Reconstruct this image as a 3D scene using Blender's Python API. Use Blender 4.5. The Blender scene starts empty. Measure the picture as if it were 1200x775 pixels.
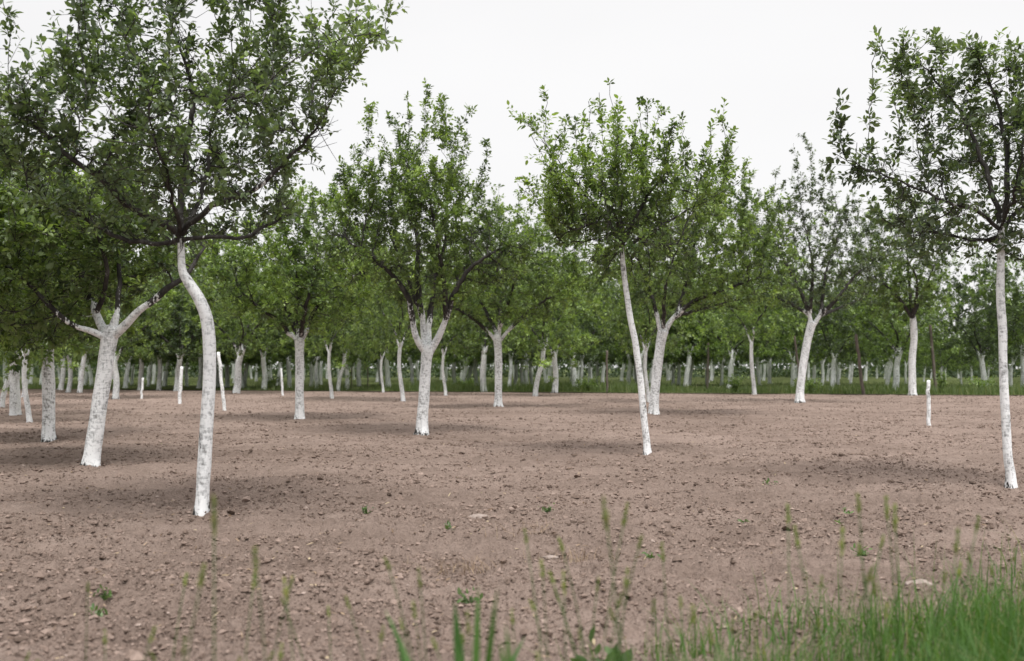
import bpy, math, random
import numpy as np
from mathutils import Vector, noise as mnoise

random.seed(7)
RNG = np.random.default_rng(7)
SC = bpy.context.scene
COL = SC.collection
F, HOR, CAMH = 1167.0, 432.0, 1.1      # focal length in photo pixels, horizon row, eye height


def depth_of(py):
    return F * CAMH / (py - HOR)


def ground_at(px, py):
    d = depth_of(py)
    return np.array([(px - 600) * d / F, d, 0.0])


# ------------------------------------------------------------------ helpers
def build_mesh(name, verts, faces_list, attrs=None, smooth=True):
    """faces_list: list of (n,k) int arrays (k = 3, 4 ...); attrs: name -> per-vertex float array"""
    me = bpy.data.meshes.new(name)
    verts = np.asarray(verts, dtype=np.float32)
    loops, starts, totals, s = [], [], [], 0
    for fa in faces_list:
        fa = np.asarray(fa, dtype=np.int32)
        if fa.size == 0:
            continue
        n, k = fa.shape
        loops.append(fa.ravel())
        starts.append(s + np.arange(n, dtype=np.int32) * k)
        totals.append(np.full(n, k, dtype=np.int32))
        s += n * k
    loops = np.concatenate(loops); starts = np.concatenate(starts); totals = np.concatenate(totals)
    me.vertices.add(len(verts)); me.vertices.foreach_set('co', verts.ravel())
    me.loops.add(len(loops)); me.loops.foreach_set('vertex_index', loops)
    me.polygons.add(len(starts))
    me.polygons.foreach_set('loop_start', starts)
    me.polygons.foreach_set('loop_total', totals)
    me.polygons.foreach_set('use_smooth', np.full(len(starts), smooth, dtype=bool))
    for k, v in (attrs or {}).items():
        a = me.attributes.new(k, 'FLOAT', 'POINT')
        a.data.foreach_set('value', np.asarray(v, dtype=np.float32))
    me.update(calc_edges=True)
    me.validate()
    return me


def link(name, me, mat=None, parent=None, loc=None):
    o = bpy.data.objects.new(name, me)
    COL.objects.link(o)
    if mat and me is not None and not me.materials:
        me.materials.append(mat)
    if parent:
        o.parent = parent
    if loc is not None:
        o.location = loc
    return o


def tag(o, label=None, cat=None, group=None, kind=None):
    if label: o['label'] = label
    if cat: o['category'] = cat
    if group: o['group'] = group
    if kind: o['kind'] = kind
    return o


def copy_tree(o, parent=None):
    c = o.copy(); COL.objects.link(c); c.parent = parent
    for ch in KIDS.get(o.name, []):
        k = ch.copy(); COL.objects.link(k); k.parent = c
    return c


KIDS = {}


class MB:
    """collects tubes into one mesh"""
    def __init__(self):
        self.v, self.q, self.t, self.a, self.n = [], [], [], [], 0

    def add(self, verts, quads=None, tris=None, attr=None):
        verts = np.asarray(verts, float)
        self.v.append(verts)
        if quads is not None and len(quads): self.q.append(np.asarray(quads, int) + self.n)
        if tris is not None and len(tris): self.t.append(np.asarray(tris, int) + self.n)
        self.a.append(np.zeros(len(verts)) if attr is None else np.asarray(attr, float))
        self.n += len(verts)

    def tube(self, pts, rad, sides=8, attr=None, rough=0.0, seed=0.0, cap=True, flare=None):
        pts = np.asarray(pts, float); rad = np.asarray(rad, float)
        n = len(pts)
        if n < 2: return
        tan = np.gradient(pts, axis=0)
        tan /= np.linalg.norm(tan, axis=1)[:, None] + 1e-9
        ref = np.array([1.0, 0.13, 0.0]) if abs(tan[0, 0]) < 0.8 else np.array([0.0, 1.0, 0.1])
        ang = np.linspace(0, 2 * math.pi, sides, endpoint=False)
        ca, sa = np.cos(ang), np.sin(ang)
        V = np.empty((n, sides, 3))
        u = ref
        for i in range(n):
            u = u - tan[i] * np.dot(u, tan[i]); u /= np.linalg.norm(u) + 1e-9
            w = np.cross(tan[i], u)
            rr = np.full(sides, rad[i])
            if rough:
                for k in range(sides):
                    q = Vector((ca[k] * 1.1 + seed, sa[k] * 1.1, pts[i, 2] * 2.2 + seed * 3))
                    q2 = Vector((ca[k] * 3 + seed, sa[k] * 3, pts[i, 2] * 9 + seed))
                    rr[k] *= 1 + rough * (mnoise.noise(q) + 0.45 * mnoise.noise(q2))
            if flare is not None:
                rr = rr * (1 + flare[i] * (0.65 + 0.5 * np.cos(ang * 3 + seed)))
            V[i] = pts[i] + (u[None] * ca[:, None] + w[None] * sa[:, None]) * rr[:, None]
        idx = np.arange(n * sides).reshape(n, sides)
        a_, b_ = idx[:-1], idx[1:]
        q = np.stack([a_, np.roll(a_, -1, 1), np.roll(b_, -1, 1), b_], -1).reshape(-1, 4)
        verts = V.reshape(-1, 3)
        at = np.repeat(attr if attr is not None else np.zeros(n), sides)
        tris = None
        if cap:
            verts = np.vstack([verts, pts[-1] + tan[-1] * rad[-1] * 0.25])
            at = np.append(at, at[-1])
            last = idx[-1]
            tris = np.stack([last, np.roll(last, -1), np.full(sides, n * sides)], -1)
        self.add(verts, q, tris, at)

    def mesh(self, name, attr_name=None):
        fl = []
        if self.q: fl.append(np.concatenate(self.q))
        if self.t: fl.append(np.concatenate(self.t))
        return build_mesh(name, np.concatenate(self.v), fl,
                          {attr_name: np.concatenate(self.a)} if attr_name else None)


def catmull(pts, n):
    pts = np.asarray(pts, float)
    P = np.vstack([2 * pts[0] - pts[1], pts, 2 * pts[-1] - pts[-2]])
    seg = np.linalg.norm(np.diff(pts[:, :3], axis=0), axis=1)
    cum = np.concatenate([[0], np.cumsum(seg)])
    out = []
    for s in np.linspace(0, cum[-1], n):
        i = min(np.searchsorted(cum, s, side='right') - 1, len(seg) - 1)
        t = (s - cum[i]) / (seg[i] + 1e-9)
        p0, p1, p2, p3 = P[i], P[i + 1], P[i + 2], P[i + 3]
        out.append(0.5 * ((2 * p1) + (-p0 + p2) * t + (2 * p0 - 5 * p1 + 4 * p2 - p3) * t * t
                          + (-p0 + 3 * p1 - 3 * p2 + p3) * t ** 3))
    return np.array(out)


def unit(v):
    return v / (np.linalg.norm(v, axis=-1, keepdims=True) + 1e-9)


# value noise (numpy)
def _hash(ix, iy, seed):
    h = (ix.astype(np.int64) * 374761393 + iy.astype(np.int64) * 668265263 + seed * 974634777) & 0xFFFFFFFF
    h = ((h ^ (h >> 13)) * 1274126177) & 0xFFFFFFFF
    h = h ^ (h >> 16)
    return (h & 0xFFFF) / 65535.0


def vnoise(x, y, seed=0):
    ix, iy = np.floor(x), np.floor(y)
    fx, fy = x - ix, y - iy
    fx = fx * fx * (3 - 2 * fx); fy = fy * fy * (3 - 2 * fy)
    a, b = _hash(ix, iy, seed), _hash(ix + 1, iy, seed)
    c, d = _hash(ix, iy + 1, seed), _hash(ix + 1, iy + 1, seed)
    return (a * (1 - fx) + b * fx) * (1 - fy) + (c * (1 - fx) + d * fx) * fy - 0.5


# ------------------------------------------------------------------ materials
def new_mat(name):
    m = bpy.data.materials.new(name); m.use_nodes = True
    nt = m.node_tree; nt.nodes.clear()
    out = nt.nodes.new('ShaderNodeOutputMaterial')
    return m, nt, out


def ramp(nt, stops, src):
    r = nt.nodes.new('ShaderNodeValToRGB')
    el = r.color_ramp.elements
    while len(el) < len(stops): el.new(0.5)
    for e, (p, c) in zip(el, stops):
        e.position = p; e.color = (*c, 1) if len(c) == 3 else c
    nt.links.new(src, r.inputs[0])
    return r.outputs[0]


def tex_noise(nt, vec, scale, detail=4, rough=0.55):
    n = nt.nodes.new('ShaderNodeTexNoise')
    n.inputs['Scale'].default_value = scale
    n.inputs['Detail'].default_value = detail
    n.inputs['Roughness'].default_value = rough
    if vec is not None: nt.links.new(vec, n.inputs['Vector'])
    return n.outputs[0]


def mapping(nt, src, scale):
    mp = nt.nodes.new('ShaderNodeMapping'); mp.inputs['Scale'].default_value = scale
    nt.links.new(src, mp.inputs['Vector'])
    return mp.outputs[0]


def mix(nt, fac, a, b, mode='MIX'):
    m = nt.nodes.new('ShaderNodeMix'); m.data_type = 'RGBA'; m.blend_type = mode
    for k, v in ((0, fac), (6, a), (7, b)):
        if isinstance(v, (int, float)): m.inputs[k].default_value = v
        elif isinstance(v, tuple): m.inputs[k].default_value = (*v, 1)
        else: nt.links.new(v, m.inputs[k])
    return m.outputs[2]


def math_node(nt, op, a, b=None, clamp=False):
    m = nt.nodes.new('ShaderNodeMath'); m.operation = op; m.use_clamp = clamp
    for k, v in ((0, a), (1, b)):
        if v is None: continue
        if isinstance(v, (int, float)): m.inputs[k].default_value = v
        else: nt.links.new(v, m.inputs[k])
    return m.outputs[0]


def bump(nt, h, strength, dist):
    b = nt.nodes.new('ShaderNodeBump')
    b.inputs['Strength'].default_value = strength; b.inputs['Distance'].default_value = dist
    nt.links.new(h, b.inputs['Height'])
    return b.outputs[0]


def principled(nt, col, rough=0.8, spec=0.3, normal=None):
    p = nt.nodes.new('ShaderNodeBsdfPrincipled')
    if isinstance(col, tuple): p.inputs['Base Color'].default_value = (*col, 1)
    else: nt.links.new(col, p.inputs['Base Color'])
    p.inputs['Roughness'].default_value = rough
    p.inputs['Specular IOR Level'].default_value = spec
    if normal is not None: nt.links.new(normal, p.inputs['Normal'])
    return p


def coords(nt):
    return nt.nodes.new('ShaderNodeTexCoord').outputs['Object']


def attr(nt, name):
    a = nt.nodes.new('ShaderNodeAttribute'); a.attribute_name = name
    return a.outputs['Fac']


def obj_random(nt):
    return nt.nodes.new('ShaderNodeObjectInfo').outputs['Random']


def leaf_material(name, stops, trans=0.39, rough=0.4, vary=0.25, under=0.4):
    m, nt, out = new_mat(name)
    c = ramp(nt, stops, attr(nt, 'tint'))
    hs = nt.nodes.new('ShaderNodeHueSaturation')
    rnd = obj_random(nt)
    nt.links.new(math_node(nt, 'MULTIPLY_ADD', rnd, vary), hs.inputs['Value'])
    hs.inputs['Value'].default_value = 1
    v = nt.nodes.new('ShaderNodeMapRange')
    v.inputs['To Min'].default_value = 1 - vary * .7; v.inputs['To Max'].default_value = 1 + vary * .7
    nt.links.new(rnd, v.inputs['Value']); nt.links.new(v.outputs[0], hs.inputs['Value'])
    nt.links.new(c, hs.inputs['Color'])
    geo = nt.nodes.new('ShaderNodeNewGeometry')
    col = mix(nt, math_node(nt, 'MULTIPLY', geo.outputs['Backfacing'], under), hs.outputs[0], (0.2, 0.24, 0.15))
    p = principled(nt, col, rough, 0.5)
    tr = nt.nodes.new('ShaderNodeBsdfTranslucent')
    tc = mix(nt, 1.0, hs.outputs[0], (1.35, 1.45, 0.55), 'MULTIPLY')
    nt.links.new(tc, tr.inputs['Color'])
    ms = nt.nodes.new('ShaderNodeMixShader'); ms.inputs[0].default_value = trans
    nt.links.new(p.outputs[0], ms.inputs[1]); nt.links.new(tr.outputs[0], ms.inputs[2])
    nt.links.new(ms.outputs[0], out.inputs[0])
    return m


LEAF_GREY = leaf_material('grey_green_leaves', [(0, (0.036, 0.058, 0.03)), (0.45, (0.088, 0.126, 0.064)),
                                                (0.8, (0.15, 0.2, 0.105)), (1, (0.2, 0.28, 0.1))])
LEAF_GREEN = leaf_material('green_leaves', [(0, (0.04, 0.07, 0.022)), (0.4, (0.125, 0.188, 0.055)),
                                            (0.75, (0.205, 0.285, 0.085)), (1, (0.28, 0.38, 0.1))])
LEAF_WOOD = leaf_material('dark_wood_leaves', [(0, (0.022, 0.042, 0.018)), (0.6, (0.05, 0.082, 0.032)), (1, (0.09, 0.14, 0.05))], 0.2, 0.6, 0.0)
LEAF_WEED = leaf_material('weed_leaves', [(0, (0.055, 0.105, 0.035)), (1, (0.12, 0.2, 0.06))])
GRASS_NEAR = leaf_material('verge_grass', [(0, (0.035, 0.095, 0.016)), (0.7, (0.085, 0.18, 0.032)),
                                           (0.92, (0.16, 0.22, 0.07)), (1, (0.32, 0.27, 0.15))], 0.4, 0.6, 0.0, 0.0)
GRASS_FAR = leaf_material('meadow_grass', [(0, (0.06, 0.095, 0.03)), (0.7, (0.11, 0.15, 0.05)),
                                           (1, (0.24, 0.24, 0.12))], 0.35, 0.6, 0.0, 0.0)
SEED = leaf_material('seed_heads', [(0, (0.13, 0.18, 0.05)), (0.6, (0.25, 0.28, 0.09)), (1, (0.42, 0.36, 0.15))], 0.4, 0.6, 0.5)


def bark_color(nt, co):
    n1 = tex_noise(nt, mapping(nt, co, (14, 14, 4)), 1.0, 6, 0.65)
    return ramp(nt, [(0.3, (0.02, 0.019, 0.018)), (0.55, (0.052, 0.048, 0.045)), (0.75, (0.13, 0.125, 0.12))], n1), n1


m, nt, out = new_mat('dark_bark')
co = coords(nt); bc, bn = bark_color(nt, co)
nt.links.new(principled(nt, bc, 0.9, 0.2, bump(nt, bn, 0.6, 0.01)).outputs[0], out.inputs[0])
BARK = m


def whitewash_material(name, wear):
    m, nt, out = new_mat(name)
    co = coords(nt)
    bc, bn = bark_color(nt, co)
    fine = tex_noise(nt, mapping(nt, co, (48, 48, 20)), 1.0, 5, 0.6)
    hor = tex_noise(nt, mapping(nt, co, (16, 16, 46)), 1.0, 4, 0.6)
    big = tex_noise(nt, mapping(nt, co, (7, 7, 2.4)), 1.0, 4, 0.6)
    white = ramp(nt, [(0.37, (0.27, 0.275, 0.28)), (0.45, (0.52, 0.53, 0.54)), (0.52, (0.82, 0.83, 0.84))],
                 math_node(nt, 'ADD', math_node(nt, 'ADD', math_node(nt, 'MULTIPLY', big, 0.3), math_node(nt, 'MULTIPLY', fine, 0.35)), math_node(nt, 'MULTIPLY', hor, 0.35)))
    # flaked and cracked spots showing bark
    crack = math_node(nt, 'ADD', math_node(nt, 'MULTIPLY', fine, 0.55), math_node(nt, 'MULTIPLY', hor, 0.45))
    rnd = math_node(nt, 'MULTIPLY', obj_random(nt), 0.05)
    c = math_node(nt, 'ADD', math_node(nt, 'ADD', crack, math_node(nt, 'MULTIPLY', big, 0.35)), math_node(nt, 'MULTIPLY', rnd, -1))
    thr = ramp(nt, [(0.475 + wear, (1, 1, 1)), (0.57 + wear, (0, 0, 0))], c)
    greyed = mix(nt, 0.55, bc, (0.42, 0.41, 0.39))
    col = mix(nt, thr, white, greyed)
    # ragged edge where the wash stops (attribute 'wash': 1 painted, 0 bare)
    w = attr(nt, 'wash')
    e = math_node(nt, 'ADD', w, math_node(nt, 'MULTIPLY', math_node(nt, 'SUBTRACT', big, 0.5), 2.2))
    e = math_node(nt, 'ADD', e, math_node(nt, 'MULTIPLY', math_node(nt, 'SUBTRACT', fine, 0.5), 1.6))
    bare = ramp(nt, [(0.42, (1, 1, 1)), (0.56, (0, 0, 0))], e)
    col = mix(nt, bare, col, bc)
    h = math_node(nt, 'ADD', math_node(nt, 'MULTIPLY', fine, 0.6), crack)
    nt.links.new(principled(nt, col, 0.88, 0.2, bump(nt, h, 0.45, 0.012)).outputs[0], out.inputs[0])
    return m


WASH = whitewash_material('whitewash', 0.0)
WASH_OLD = whitewash_material('weathered_whitewash', 0.035)

m, nt, out = new_mat('tilled_soil')
co = coords(nt)
n0 = tex_noise(nt, co, 0.35, 3, 0.5); n1 = tex_noise(nt, co, 2.2, 5, 0.6)
n2 = tex_noise(nt, co, 17, 6, 0.65); n3 = tex_noise(nt, co, 70, 4, 0.6)
s = math_node(nt, 'ADD', math_node(nt, 'MULTIPLY', n1, 0.2), math_node(nt, 'MULTIPLY', n2, 0.28))
nf = tex_noise(nt, mapping(nt, co, (0.5, 4.2, 1)), 1.0, 4, 0.6)      # harrow lines
s = math_node(nt, 'ADD', s, math_node(nt, 'ADD', math_node(nt, 'MULTIPLY', n0, 0.27), math_node(nt, 'MULTIPLY', nf, 0.25)))
col = ramp(nt, [(0.3, (0.105, 0.077, 0.062)), (0.43, (0.215, 0.162, 0.135)), (0.55, (0.297, 0.228, 0.193)), (0.7, (0.39, 0.31, 0.268))], s)
spk = ramp(nt, [(0.34, (0.4, 0.36, 0.34)), (0.44, (1, 1, 1))], n3)
col = mix(nt, 0.6, col, spk, 'MULTIPLY')
h = math_node(nt, 'ADD', n2, math_node(nt, 'MULTIPLY', n3, 0.4))
nt.links.new(principled(nt, col, 1.0, 0.05, bump(nt, h, 1.0, 0.06)).outputs[0], out.inputs[0])
SOIL = m

m, nt, out = new_mat('soil_clods')
co = coords(nt)
n2 = tex_noise(nt, co, 45, 4, 0.6)
base = ramp(nt, [(0.0, (0.1, 0.075, 0.062)), (0.35, (0.185, 0.14, 0.117)), (0.7, (0.27, 0.208, 0.178)), (0.95, (0.33, 0.262, 0.228)), (1, (0.37, 0.31, 0.28))], attr(nt, 'tint'))
col = mix(nt, 0.5, base, ramp(nt, [(0.3, (0.6, 0.58, 0.56)), (0.6, (1.15, 1.12, 1.1))], n2), 'MULTIPLY')
nt.links.new(principled(nt, col, 1.0, 0.05, bump(nt, n2, 0.6, 0.01)).outputs[0], out.inputs[0])
CLOD = m

m, nt, out = new_mat('meadow_ground')
co = coords(nt)
col = ramp(nt, [(0.3, (0.05, 0.075, 0.025)), (0.55, (0.1, 0.12, 0.045)), (0.75, (0.17, 0.16, 0.085))], tex_noise(nt, co, 1.5, 6, 0.65))
nt.links.new(principled(nt, col, 1.0, 0.05).outputs[0], out.inputs[0])
MEADOW = m

m, nt, out = new_mat('pale_stone')
co = coords(nt)
n = tex_noise(nt, co, 30, 5, 0.6)
nt.links.new(principled(nt, ramp(nt, [(0.3, (0.2, 0.16, 0.138)), (0.7, (0.36, 0.3, 0.27))], n), 0.95, 0.1, bump(nt, n, 0.5, 0.01)).outputs[0], out.inputs[0])
STONE = m

m, nt, out = new_mat('weathered_wood')
co = coords(nt)
n = tex_noise(nt, mapping(nt, co, (20, 20, 3)), 1.0, 5, 0.6)
nt.links.new(principled(nt, ramp(nt, [(0.3, (0.06, 0.05, 0.043)), (0.7, (0.19, 0.16, 0.138))], n), 0.9, 0.15, bump(nt, n, 0.4, 0.01)).outputs[0], out.inputs[0])
WOOD = m

m, nt, out = new_mat('dry_straw')
nt.links.new(principled(nt, ramp(nt, [(0, (0.12, 0.08, 0.055)), (0.6, (0.3, 0.22, 0.15)), (1, (0.4, 0.33, 0.22))], attr(nt, 'tint')), 0.9, 0.1).outputs[0], out.inputs[0])
STRAW = m

# ------------------------------------------------------------------ leaves
LEAF_HI_V = np.array([[0, 0, 0], [-.40, .33, .10], [.40, .33, .10], [0, .36, 0], [-.33, .70, .07], [.33, .70, .07], [0, .70, -.03], [0, 1.0, -.10]])
LEAF_HI_T = np.array([[0, 2, 3], [0, 3, 1], [6, 5, 7], [4, 6, 7]])
LEAF_HI_Q = np.array([[3, 2, 5, 6], [1, 3, 6, 4]])
LEAF_LO_V = np.array([[0, 0, 0], [-.42, .45, .1], [.42, .45, .1], [0, 1, -.05]])
LEAF_LO_T = np.array([[0, 2, 3], [0, 3, 1]])


def leaf_geometry(pos, dirv, nrm, length, width, hi):
    """stamp the leaf template at N places -> verts, tris, quads"""
    T, TT, TQ = (LEAF_HI_V, LEAF_HI_T, LEAF_HI_Q) if hi else (LEAF_LO_V, LEAF_LO_T, None)
    dirv = unit(dirv)
    side = unit(np.cross(dirv, nrm)); nn = np.cross(side, dirv)
    k = len(T)
    V = (pos[:, None, :] + side[:, None, :] * (T[None, :, 0:1] * width[:, None, None])
         + dirv[:, None, :] * (T[None, :, 1:2] * length[:, None, None])
         + nn[:, None, :] * (T[None, :, 2:3] * width[:, None, None]))
    off = (np.arange(len(pos)) * k)[:, None, None]
    tris = (TT[None] + off).reshape(-1, 3)
    quads = (TQ[None] + off).reshape(-1, 4) if TQ is not None else np.zeros((0, 4), int)
    return V.reshape(-1, 3), tris, quads, k


def sticks(a, b, ra, rb):
    """3-sided twigs between point arrays a and b"""
    d = unit(b - a)
    ref = np.where(np.abs(d[:, 2:3]) < 0.8, np.array([[0, 0, 1.0]]), np.array([[1.0, 0, 0]]))
    u = unit(np.cross(d, ref)); w = np.cross(d, u)
    n = len(a); V = np.empty((n, 6, 3))
    for k in range(3):
        c, s_ = math.cos(k * 2.094), math.sin(k * 2.094)
        V[:, k] = a + (u * c + w * s_) * ra
        V[:, 3 + k] = b + (u * c + w * s_) * rb
    q = np.array([[0, 1, 4, 3], [1, 2, 5, 4], [2, 0, 3, 5]])
    return V.reshape(-1, 3), (q[None] + (np.arange(n) * 6)[:, None, None]).reshape(-1, 4)


# ------------------------------------------------------------------ branching (space colonisation)
def grow(seeds, sprouts, A, step, di, dk, rng, up=0.08, maxit=90):
    """seeds: list of (polyline, parent_limb or None); returns pos, parent, limb"""
    pos, par, limb = [], [], []
    for li, (pl, plimb) in enumerate(seeds):
        pl = np.asarray(pl, float)
        L = np.linalg.norm(np.diff(pl, axis=0), axis=1).sum()
        pts = catmull(pl, max(3, int(L / step)))
        pts[1:-1] += rng.normal(0, step * 0.10, (len(pts) - 2, 3))
        if plimb is None:
            prev = -1; lid = li
        else:
            cand = [i for i in range(len(pos)) if limb[i] == plimb]
            prev = min(cand, key=lambda i: np.linalg.norm(pos[i] - pts[0])); pts = pts[1:]; lid = plimb
        for p in pts:
            pos.append(p); par.append(prev); limb.append(lid); prev = len(pos) - 1
    P = np.array(pos)
    d2 = ((A[:, None, :] - P[None]) ** 2).sum(-1)
    near = d2.argmin(1); nd = d2.min(1)
    alive = nd > dk * dk
    kids = {}
    for _ in range(maxit):
        act = alive & (nd < di * di)
        if not act.any(): break
        ai = np.nonzero(act)[0]
        dirs = unit(A[ai] - P[near[ai]])
        acc = np.zeros((len(P), 3)); np.add.at(acc, near[ai], dirs)
        src = np.unique(near[ai])
        d = unit(unit(acc[src]) + rng.normal(0, 0.22, (len(src), 3)) + np.array([0, 0, up]))
        new, newpar = [], []
        for s_, q in zip(src, d):
            p = P[s_] + q * step
            ks = kids.setdefault(s_, [])
            if len(ks) >= 3 or any(np.linalg.norm(p - k) < step * 0.45 for k in ks):
                alive[ai[near[ai] == s_]] &= rng.random((near[ai] == s_).sum()) > 0.35
                continue
            ks.append(p); new.append(p); newpar.append(s_)
        if not new: continue
        base = len(P); N = np.array(new)
        P = np.vstack([P, N]); par += newpar; limb += [limb[s_] for s_ in newpar]
        dn = ((A[:, None, :] - N[None]) ** 2).sum(-1)
        mi = dn.argmin(1); md = dn.min(1)
        better = md < nd
        near[better] = base + mi[better]; nd[better] = md[better]
        alive &= nd > dk * dk
    n_grown = len(P)
    pos = list(P)
    # long upright shoots standing out of the crown
    for tip in sprouts:
        tip = np.asarray(tip, float)
        Pn = np.array(pos)
        sc_ = np.linalg.norm(Pn - tip, axis=1)
        low = Pn[:, 2] < tip[2] - 0.25
        cand = np.where(low, np.abs(sc_ - 0.7) + 1.2 * np.linalg.norm((Pn - tip)[:, :2], axis=1), 99)
        j = int(cand.argmin())
        a = Pn[j]; n = max(3, int(np.linalg.norm(tip - a) / step))
        prev = j
        bow = rng.normal(0, 0.06, 3)
        for k in range(1, n + 1):
            t = k / n
            pos.append(a * (1 - t) + tip * t + bow * math.sin(math.pi * t) + rng.normal(0, 0.012, 3))
            par.append(prev); limb.append(limb[j]); prev = len(pos) - 1
    return np.array(pos), np.array(par), np.array(limb), n_grown


def branch_radii(pos, par, limb, roots, expo=2.55, tip=0.0032):
    n = len(pos)
    acc = np.zeros(n)
    r = np.zeros(n)
    for i in range(n - 1, -1, -1):       # children always come after parents
        r[i] = max(acc[i], tip ** expo) ** (1 / expo)
        if par[i] >= 0: acc[par[i]] += r[i] ** expo
    for lid, R in roots.items():
        m_ = limb == lid
        if not m_.any(): continue
        r0 = r[np.nonzero(m_)[0][0]]
        x = np.clip((r[m_] - tip) / max(r0 - tip, 1e-6), 0, 1)
        r[m_] = tip + x ** 0.92 * (R - tip)
    return r


def chains(par, r):
    kids = {}
    for i, p in enumerate(par):
        if p >= 0: kids.setdefault(p, []).append(i)
    out = []
    stack = [(i, None) for i, p in enumerate(par) if p < 0]
    while stack:
        i, fr = stack.pop()
        ch = [fr, i] if fr is not None else [i]
        while i in kids:
            ks = sorted(kids[i], key=lambda k: -r[k])
            for k in ks[1:]: stack.append((k, i))
            i = ks[0]; ch.append(i)
        out.append(ch)
    return out, kids


def tree_meshes(trunk, stubs, seeds, roots, env, sprouts, n_attr, n_leaf, leaf_len, seed, hi=True,
                step=0.11, split=True, up=0.08, clump=1.0, bare=0.0, n_sprout=110, n_twig=900):
    """trunk: rows x,y,z,r ; stubs: list of rows x,y,z,r (whitewashed fork stumps);
       env: list of (centre, radii, weight).  Returns trunk mesh, limb meshes, crown mesh"""
    rng = np.random.default_rng(seed)
    # ---- trunk
    tb = MB()
    tr = np.asarray(trunk, float)
    L = np.linalg.norm(np.diff(tr[:, :3], axis=0), axis=1).sum()
    n = int(max(18, L / 0.045)) if hi else 14
    C = catmull(tr, n)
    zz = C[:, 2]
    flare = np.clip(1 - (zz + 0.02) / 0.16, 0, 1) ** 1.6 * 0.34
    wash = np.clip((zz - 0.015) / 0.11, 0, 1) * 0.6 + 0.4
    if not stubs:
        wash = np.minimum(wash, np.clip((1 - np.linspace(0, 1, n)) * 8 + 0.2, 0, 1))
    tb.tube(C[:, :3], C[:, 3], 22 if hi else 12, wash, 0.085, seed * 0.37, True, flare)
    for k, st in enumerate(stubs):
        st = np.asarray(st, float)
        m_ = 14 if hi else 6
        S = catmull(st, m_)
        tb.tube(S[:, :3], S[:, 3], 14 if hi else 8, np.clip((1 - np.linspace(0, 1, m_)) * 2.5 + 0.6, 0, 1), 0.08, seed + k * 1.7)
    trunk_me = tb.mesh('trunk', 'wash')
    # ---- attractors
    vol = np.array([w * np.prod(rd) for _, rd, w in env]); vol = vol / vol.sum()
    A = []
    sv = rng.random(3) * 50
    while len(A) < n_attr:
        c, rd, _ = env[rng.choice(len(env), p=vol)]
        v = unit(rng.normal(size=3)) * rng.random() ** (1 / 2.6)
        p = np.asarray(c) + v * np.asarray(rd)
        if clump and mnoise.noise(Vector(p * 1.9 + sv)) < -0.16 * clump + rng.random() * 0.1 - 0.05: continue
        A.append(p)
    A = np.array(A)
    sprouts = list(sprouts)
    ztop = max(p_[2] for p_ in sprouts) if sprouts else 99
    for _ in range(n_sprout):                     # young shoots standing out all round the upper crown
        j = rng.integers(len(A)); c0 = A.mean(0)
        v = A[j] - c0
        if v[2] < -0.1: continue
        e = np.linalg.norm(v / (A.std(0) * 1.7))
        if e < 0.75: continue
        q = A[j] + unit(unit(v) * 0.8 + np.array([0, 0, 0.9])) * rng.uniform(0.2, 0.8) * (1 if hi else 1.2)
        if q[2] < ztop: sprouts.append(q)
    pos, par, limb, n_grown = grow(seeds, sprouts, A, step, 1.6, step * 1.7, rng, up)
    r = branch_radii(pos, par, limb, roots)
    chs, kids = chains(par, r)
    lm = {}
    dist = np.zeros(len(pos))
    for i in range(len(pos)):
        dist[i] = dist[par[i]] + np.linalg.norm(pos[i] - pos[par[i]]) if par[i] >= 0 else 0.0
    r = np.maximum(r * np.clip(1.06 - 0.26 * dist, 0.38, 1), np.minimum(r, 0.0032))
    lwash = np.clip(0.62 - dist * 1.7, 0, 1) if stubs else np.zeros(len(pos))
    for ch in chs:
        ii = np.array(ch)
        rr = r[ii].copy()
        if len(ii) > 1 and par[ii[0]] >= -1 and rr[0] > rr[1] * 1.6: rr[0] = rr[1] * 1.25
        key = limb[ii[-1]] if split else 0
        big = rr.max()
        lm.setdefault(key, MB()).tube(pos[ii], rr, (10 if big > 0.02 else 6 if big > 0.008 else 4) if hi else (6 if big > 0.02 else 3),
                                      lwash[ii], 0.06 if (hi and big > 0.02) else 0, seed, False)
    # ---- leafy spurs
    thin = r < (0.0125 if hi else 0.014)
    nodes = np.nonzero(thin)[0]
    istip = np.array([i not in kids for i in nodes])
    K = 9
    M = max(1, int(n_leaf / K))
    w = np.where(istip, 2.6, 1.0)
    if bare:   # leave some branches nearly leafless
        nb = np.array([mnoise.noise(Vector(pos[i] * 1.3 + sv + 9)) for i in nodes])
        w = w * np.where(nb < -0.25 + bare * 0.4, 0.25, 1.0)
    w = np.where(nodes >= n_grown, np.maximum(w, 2.0), w)
    pick = rng.choice(nodes, M, p=w / w.sum())
    bp = np.where(par[pick] >= 0, par[pick], pick)
    bdir = unit(pos[pick] - pos[bp] + 1e-4)
    start = pos[pick] + (pos[bp] - pos[pick]) * rng.random((M, 1)) * 0.9
    td = unit(bdir * 0.55 + rng.normal(0, 0.6, (M, 3)) + np.array([0, 0, 0.38]))
    tl = rng.gamma(2.0, 0.042, M) + 0.02
    tl = np.minimum(tl, 0.32)
    end = start + td * tl[:, None]
    sv_, sq = sticks(start, end, 0.0022 if hi else 0.004, 0.0012 if hi else 0.002)
    for key in set(limb.tolist() if split else [0]):
        sel = np.nonzero(limb[pick] == key)[0] if split else np.arange(M)
        if len(sel) == 0 or key not in lm: continue
        vv = sv_.reshape(-1, 6, 3)[sel].reshape(-1, 3)
        q = np.array([[0, 1, 4, 3], [1, 2, 5, 4], [2, 0, 3, 5]])
        lm[key].add(vv, (q[None] + (np.arange(len(sel)) * 6)[:, None, None]).reshape(-1, 4))
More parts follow.
